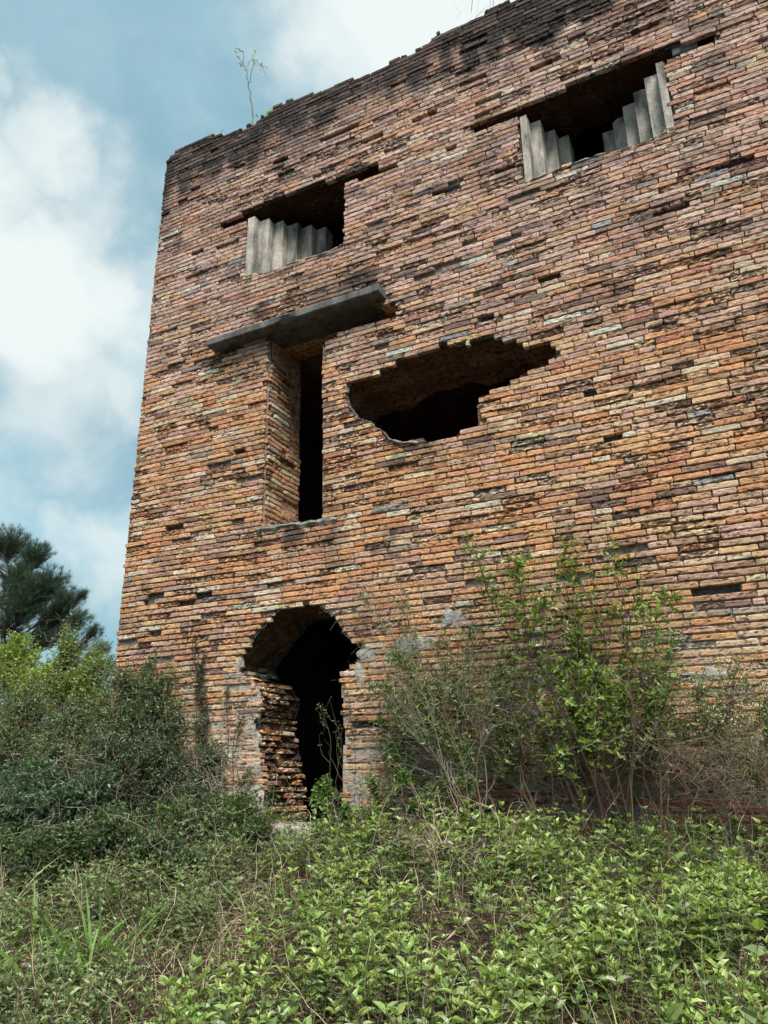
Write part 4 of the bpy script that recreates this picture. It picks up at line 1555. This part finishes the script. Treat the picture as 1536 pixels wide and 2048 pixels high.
# ------------------------------------------------------------------ pine beyond the thicket
def pine(label, trunk_px, Y, blobs, seed, height_top):
    rng = np.random.default_rng(seed)
    bx = float(wp(trunk_px, 1560, Y)[0])
    base = np.array([bx, Y, float(gz(bx, Y)) - .1])
    root = empty('pine_tree', base, label, 'pine tree')
    bpy.context.view_layer.update()
    tr, cr_ = Veg(), Veg()
    top = np.array([bx + .2, Y, height_top])
    tp = wiggly(base[None], top[None], 20, .012, rng)
    tr.tubes(tp, .24, .04, (.10, .07, .055), 8)
    for (px, py, dY, r, n) in blobs:
        c = wp(px, py, Y + dY)
        zt = c[2] - abs(c[0] - bx) * .35 - .3
        f = np.clip((zt - base[2]) / (top[2] - base[2]), .25, .97)
        s0 = pick(tp, np.array([f]))[0]
        limb = wiggly(s0[None], c[None], 12, .05, rng, -.05)
        tr.tubes(limb, .06, .018, (.08, .06, .05), 5)
        m = int(n * 3.4)
        d = norm(rng.standard_normal((m, 3))) * rng.random((m, 1)) ** .4
        e = c + d * np.array([r, r, r * .8]) * 1.15
        a_ = pick(np.repeat(limb, m, 0), rng.uniform(.45, 1, m))
        sub = wiggly(a_, e, 6, .08, rng, -.04)
        tr.tubes(sub, .012, .005, tint(m, (.07, .05, .045), rng), 3)
        for (ff, k) in ((1.0, 26), (.86, 18), (.70, 14), (.5, 8)):
            p = pick(sub, np.full(m, ff))
            axis = norm(pick(sub, np.full(m, ff)) - pick(sub, np.full(m, ff - .2)) + np.array([0, 0, .25]))
            P = np.repeat(p, k, 0) + rng.standard_normal((m * k, 3)) * .02
            D = norm(np.repeat(axis, k, 0) * 1.1 + rng.standard_normal((m * k, 3)) * .6)
            cc = np.repeat(tint(m, (.034, .066, .032), rng, .25), k, 0)
            cr_.blades(P, D, rng.uniform(.18, .32, m * k), np.full(m * k, .0085), cc, np.full(m * k, .08), 1, rng)
    tr.build('trunk', M_STEM, root)
    cr_.build('crown', M_NEEDLE, root)


pine('dark green pine tree beyond the thicket, its crown cut by the left edge', -40, 15.0, [
    (20, 1085, 0, .85, 60), (60, 1180, -.3, 1.0, 60), (90, 1270, 0, .6, 30), (75, 1110, .5, .65, 44), (40, 1150, 0, .85, 56), (100, 1165, 0, .8, 52), (-40, 1100, 0, .9, 50), (135, 1200, 0, .55, 36), (60, 1210, -.4, .95, 56),
    (-30, 1190, 0, 1.1, 60), (115, 1235, .3, .6, 34), (160, 1240, 0, .42, 22), (10, 1250, 0, .95, 40), (190, 1262, 0, .28, 12), (-120, 1140, .5, 1.1, 40), (-150, 1230, 0, 1.2, 40), (-80, 1040, 0, .8, 34), (165, 1165 + 25, .2, .22, 8), (205, 1300, 0, .3, 12), (150, 1300, .2, .35, 12)], 171, 10.0)


def leafy_tree(label, px, Y, blobs, seed, col, leaf=.09):
    rng = np.random.default_rng(seed)
    b = base_at(px, Y)
    root = empty('leafy_tree', b, label, 'tree')
    bpy.context.view_layer.update()
    tr, cr_ = Veg(), Veg()
    top = wp(blobs[0][0], blobs[0][1], Y)
    tp = wiggly(b[None], top[None], 12, .04, rng)
    tr.tubes(tp, .09, .02, (.12, .1, .08), 6)
    for (x, y, r, n) in blobs:
        c = wp(x, y, Y)
        s0 = pick(tp, np.array([rng.uniform(.45, .8)]))
        limb = wiggly(s0, c[None], 8, .08, rng)
        tr.tubes(limb, .025, .01, (.12, .1, .08), 4)
        d = norm(rng.standard_normal((n, 3))) * rng.random((n, 1)) ** .5
        e = c + d * r
        a_ = c + d * r * .4
        sub = wiggly(a_, e, 5, .1, rng)
        tr.tubes(sub, .006, .003, tint(n, (.12, .1, .08), rng), 3)
        for k in range(8):
            p = pick(sub, rng.uniform(.1, 1, n)) + rng.standard_normal((n, 3)) * .05
            cr_.leaves(p, rng.standard_normal((n, 3)), leaf * rng.uniform(.6, 1.2, n), tint(n, col, rng), .55, rng)
    tr.build('trunk', M_STEM, root)
    cr_.build('crown', M_LEAF, root)


leafy_tree('pale grey-green leafy tree showing between the pine and the wall corner', 195, 5.5, [(190, 1300, .3, 50), (215, 1330, .3, 60), (170, 1330, .35, 50), (180, 1370, .45, 70), (215, 1290, .12, 8)], 181, (.15, .22, .12), .05)
leafy_tree('distant green tree low behind the thicket at the left edge', 60, 12.0, [(60, 1370, .9, 120), (-20, 1360, 1.1, 120), (130, 1380, .9, 110), (200, 1390, .8, 100), (-120, 1350, 1.2, 100)], 182, (.08, .14, .06), .1)


# ------------------------------------------------------------------ the slope's ground cover (nobody could count it)
def path_mask(x, y):
    """0 on the bare strip that runs up to the doorstep, 1 elsewhere"""
    cx = np.interp(y, [-6.5, -4.2, -3.2, -2.2, -1.2, -.3], [-2.3, -2.35, -2.65, -3.0, -3.75, -4.05])
    return sstep(.02, .42, np.abs(x - cx + .12 * vn(y * 2.2, x * 2, 0, 4)) + .05 + .22 * fbm(x * 3, y * 3, 0, 14, 2))


def right_side(x, y):
    cx = np.interp(y, [-6.5, -4.2, -3.2, -2.2, -1.2, -.3], [-2.3, -2.35, -2.65, -3.0, -3.75, -4.05])
    return sstep(-.15, .25, x - cx)


def scatter(n, seed, x0, x1, y0, y1):
    rng = np.random.default_rng(seed)
    P = np.stack([rng.uniform(x0, x1, n), rng.uniform(y0, y1, n)], -1)
    # keep what a camera near this one could see
    d = P - EYE[None, :2]
    fwd = d @ (CF[:2] / np.linalg.norm(CF[:2]))
    sd = d @ np.array([CF[1], -CF[0]]) / np.linalg.norm(CF[:2])
    ok = (fwd > 1.7) & (np.abs(sd) < fwd * .62 + 1.0)
    return P[ok], rng


def herbs(name, label, n, seed, box_, dens, hgt, leaf, col, col2, nodes=5, wid=.5):
    P, rng = scatter(n, seed, *box_)
    keep = rng.random(len(P)) < dens(P[:, 0], P[:, 1])
    P = P[keep]
    n = len(P)
    x, y = P.T
    z = gz(x, y)
    h = hgt * (1 + .38 * fbm(x * 1.6, y * 1.6, 0, seed, 3)) * rng.uniform(.55, 1.2, n)
    lean = rng.standard_normal((n, 3)) * .22
    lean[:, 2] = 1
    D = norm(lean)
    B0 = np.stack([x, y, z - .01], -1)
    tips = B0 + D * h[:, None]
    v = Veg()
    v.tubes(wiggly(B0, tips, 4, .05, rng), .0026, .0014, tint(n, (.07, .045, .03), rng, .25), 3, mi=1)
    az = rng.uniform(0, 2 * math.pi, n)
    for k in range(nodes):
        f = .30 + .70 * (k / (nodes - 1))
        p = B0 + D * (h * f)[:, None]
        a_ = az + k * math.pi / 2 + rng.uniform(-.3, .3, n)
        upw = .15 + 1.0 * f ** 2.5 * rng.uniform(.3, 1.1, n)
        sz = leaf * rng.uniform(.6, 1.3, n) * (1.0 - .30 * abs(f - .75))
        young = sstep(.55, 1.0, f + .15 * rng.standard_normal(n))[:, None]
        for sg in (0, math.pi):
            D2 = np.stack([np.cos(a_ + sg), np.sin(a_ + sg), upw], -1)
            c = tint(n, col, rng, .18) * (1 - young) + tint(n, col2, rng, .16) * young
            kp = rng.random(n) < .92
            v.leaves(p[kp], D2[kp], sz[kp], c[kp], wid, rng, 0, 1.2, .8)
    # small top pair
    for sg in (0, 2.1, 4.2):
        D2 = np.stack([np.cos(az + sg), np.sin(az + sg), np.full(n, 1.5)], -1)
        v.leaves(tips, D2, leaf * .55 * rng.uniform(.7, 1.2, n), tint(n, col2, rng, .15), wid, rng, 0)
    o = v.build(name, [M_LEAF, M_STEM])
    tag(o, label, 'ground cover', kind='stuff')
    return o


def clump(x, y, s, a=-.25, b=.2):
    return .06 + .94 * sstep(a, b, fbm(x * 2.6, y * 2.6, 0, s, 3))


herbs('ground_cover', 'bright green leafy ground cover over the slope right of the bare path', 17500, 201, (-5.2, 4.5, -5.2, -.35),
      lambda x, y: right_side(x, y) * path_mask(x, y) * clump(x, y, 7) * (1 - .45 * sstep(-1.6, -.6, y)), .25, .053, (.125, .195, .06), (.33, .43, .14))
herbs('ground_cover', 'darker small-leaved weeds covering the slope left of the bare path', 15500, 202, (-7.5, -1.5, -4.8, .2),
      lambda x, y: (1 - right_side(x, y)) * path_mask(x, y) * clump(x, y, 9, -.3, .1), .24, .042, (.085, .14, .055), (.25, .32, .15), 5, .46)
herbs('undergrowth', 'dark low undergrowth in the strip along the foot of the wall', 4200, 203, (-4.6, 3.2, -1.5, -.12),
      lambda x, y: .3 + .5 * sstep(-.2, .3, fbm(x * 2, y * 2, 0, 12, 2)) * (x > -3.6), .20, .034, (.06, .11, .035), (.11, .19, .05), 5, .5)
herbs('undergrowth', 'rough weeds on the ground left of and behind the thicket', 5200, 204, (-16, -6.0, -2.5, 9),
      lambda x, y: .8 + 0 * x, .5, .09, (.07, .13, .04), (.12, .2, .05), 6, .5)


herbs('ground_cover', 'scattered larger-leaved seedlings standing above the bright ground cover', 700, 205, (-5.0, 4.0, -5.0, -.5),
      lambda x, y: right_side(x, y) * path_mask(x, y) * .55, .30, .066, (.12, .19, .06), (.25, .34, .12), 4, .6)
herbs('ground_cover', 'fine-leaved seedlings mixed through the slope', 5500, 206, (-7.0, 4.0, -5.0, -.3),
      lambda x, y: .25 + .6 * sstep(0, .3, fbm(x * 1.7, y * 1.7, 0, 77, 3)), .17, .024, (.10, .16, .05), (.24, .32, .10), 6, .42)


def wild_grass():
    P, rng = scatter(5200, 221, -7, 4, -5.0, -.3)
    x, y = P.T
    keep = rng.random(len(P)) < .12 + .7 * sstep(.1, .4, fbm(x * 1.3, y * 1.3, 0, 88, 3)) + .25 * (1 - right_side(x, y))
    P = P[keep]
    n = len(P)
    k = 4
    P = np.repeat(P, k, 0) + rng.standard_normal((n * k, 2)) * .025
    x, y = P.T
    v = Veg()
    m = len(P)
    D = norm(rng.standard_normal((m, 3)) * np.array([.5, .5, .1]) + np.array([0, 0, 1.2]))
    v.blades(np.stack([x, y, gz(x, y) - .01], -1), D, rng.uniform(.12, .38, m), rng.uniform(.002, .005, m),
             np.where(rng.random((m, 1)) < .7, tint(m, (.17, .26, .07), rng, .2), tint(m, (.36, .33, .16), rng, .2)), rng.uniform(.1, .6, m), 5, rng)
    o = v.build('wild_grass', [M_LEAF])
    tag(o, 'thin wild grass blades growing through the weeds on the slope', 'grass', kind='stuff')
    P, rng = scatter(16000, 222, -7, 4, -5.0, -.2)
    x, y = P.T
    m = len(P)
    v = Veg()
    D = rng.standard_normal((m, 3)) * np.array([1, 1, .25])
    v.leaves(np.stack([x, y, gz(x, y) + .008], -1), D, rng.uniform(.02, .05, m),
             np.where(rng.random((m, 1)) < .6, tint(m, (.20, .13, .08), rng, .3), tint(m, (.36, .27, .17), rng, .25)), .55, rng, 0, 1.5, 2.0)
    o = v.build('leaf_litter', [M_STEM])
    tag(o, 'fallen brown leaves lying on the soil between the weeds', 'leaf litter', kind='stuff')


wild_grass()


def dry_litter():
    P, rng = scatter(34000, 211, -7, 3.5, -5.2, -.15)
    x, y = P.T
    pm = 1 - path_mask(x, y)
    left = 1 - right_side(x, y)
    near = sstep(-1.9, -.9, y)
    keep = rng.random(len(P)) < np.clip(.95 * pm + .34 * left + .12 + .4 * near, 0, 1)
    P = P[keep]
    n = len(P)
    x, y = P.T
    v = Veg()
    B0 = np.stack([x, y, gz(x, y) + rng.uniform(0, .04, n)], -1)
    pm = 1 - path_mask(x, y)
    D = norm(rng.standard_normal((n, 3)) * np.array([1, 1, .12]) + np.array([0, 0, .16]) + (1 - pm)[:, None] * np.array([0, 0, .75]) * rng.random((n, 1)))
    col = np.where(rng.random((n, 1)) < .45, tint(n, (.38, .30, .20), rng, .25), tint(n, (.17, .12, .085), rng, .3))
    v.blades(B0, D, rng.uniform(.08, .34, n), rng.uniform(.0015, .0036, n), col, rng.uniform(.1, .7, n), 5, rng)
    o = v.build('dry_grass', [M_STEM])
    tag(o, 'dry tan grass stalks and litter scattered over the slope and the bare path', 'dry grass', kind='stuff')
    # dead upright weed stalks poking out of the green
    P, rng = scatter(2200, 212, -5, 3.5, -4.9, -.4)
    x, y = P.T
    n = len(P)
    v = Veg()
    B0 = np.stack([x, y, gz(x, y)], -1)
    D = norm(rng.standard_normal((n, 3)) * .35 + np.array([0, 0, 1]))
    L = rng.uniform(.18, .48, n)
    pth = wiggly(B0, B0 + D * L[:, None], 8, .07, rng)
    light = rng.random((n, 1)) < .4
    v.tubes(pth, .0022, .0010, np.where(light, tint(n, (.40, .33, .24), rng, .2), tint(n, (.05, .035, .028), rng, .3)), 3)
    for k in range(3):
        s0 = pick(pth, rng.uniform(.4, .95, n))
        e = s0 + norm(rng.standard_normal((n, 3)) + D) * (L * .3)[:, None]
        v.tubes(wiggly(s0, e, 4, .1, rng), .0014, .0007, tint(n, (.12, .09, .07), rng, .3), 3)
    o = v.build('dead_stalks', [M_STEM])
    tag(o, 'thin dead weed stalks standing up through the green ground cover', 'dry stalks', kind='stuff')


dry_litter()
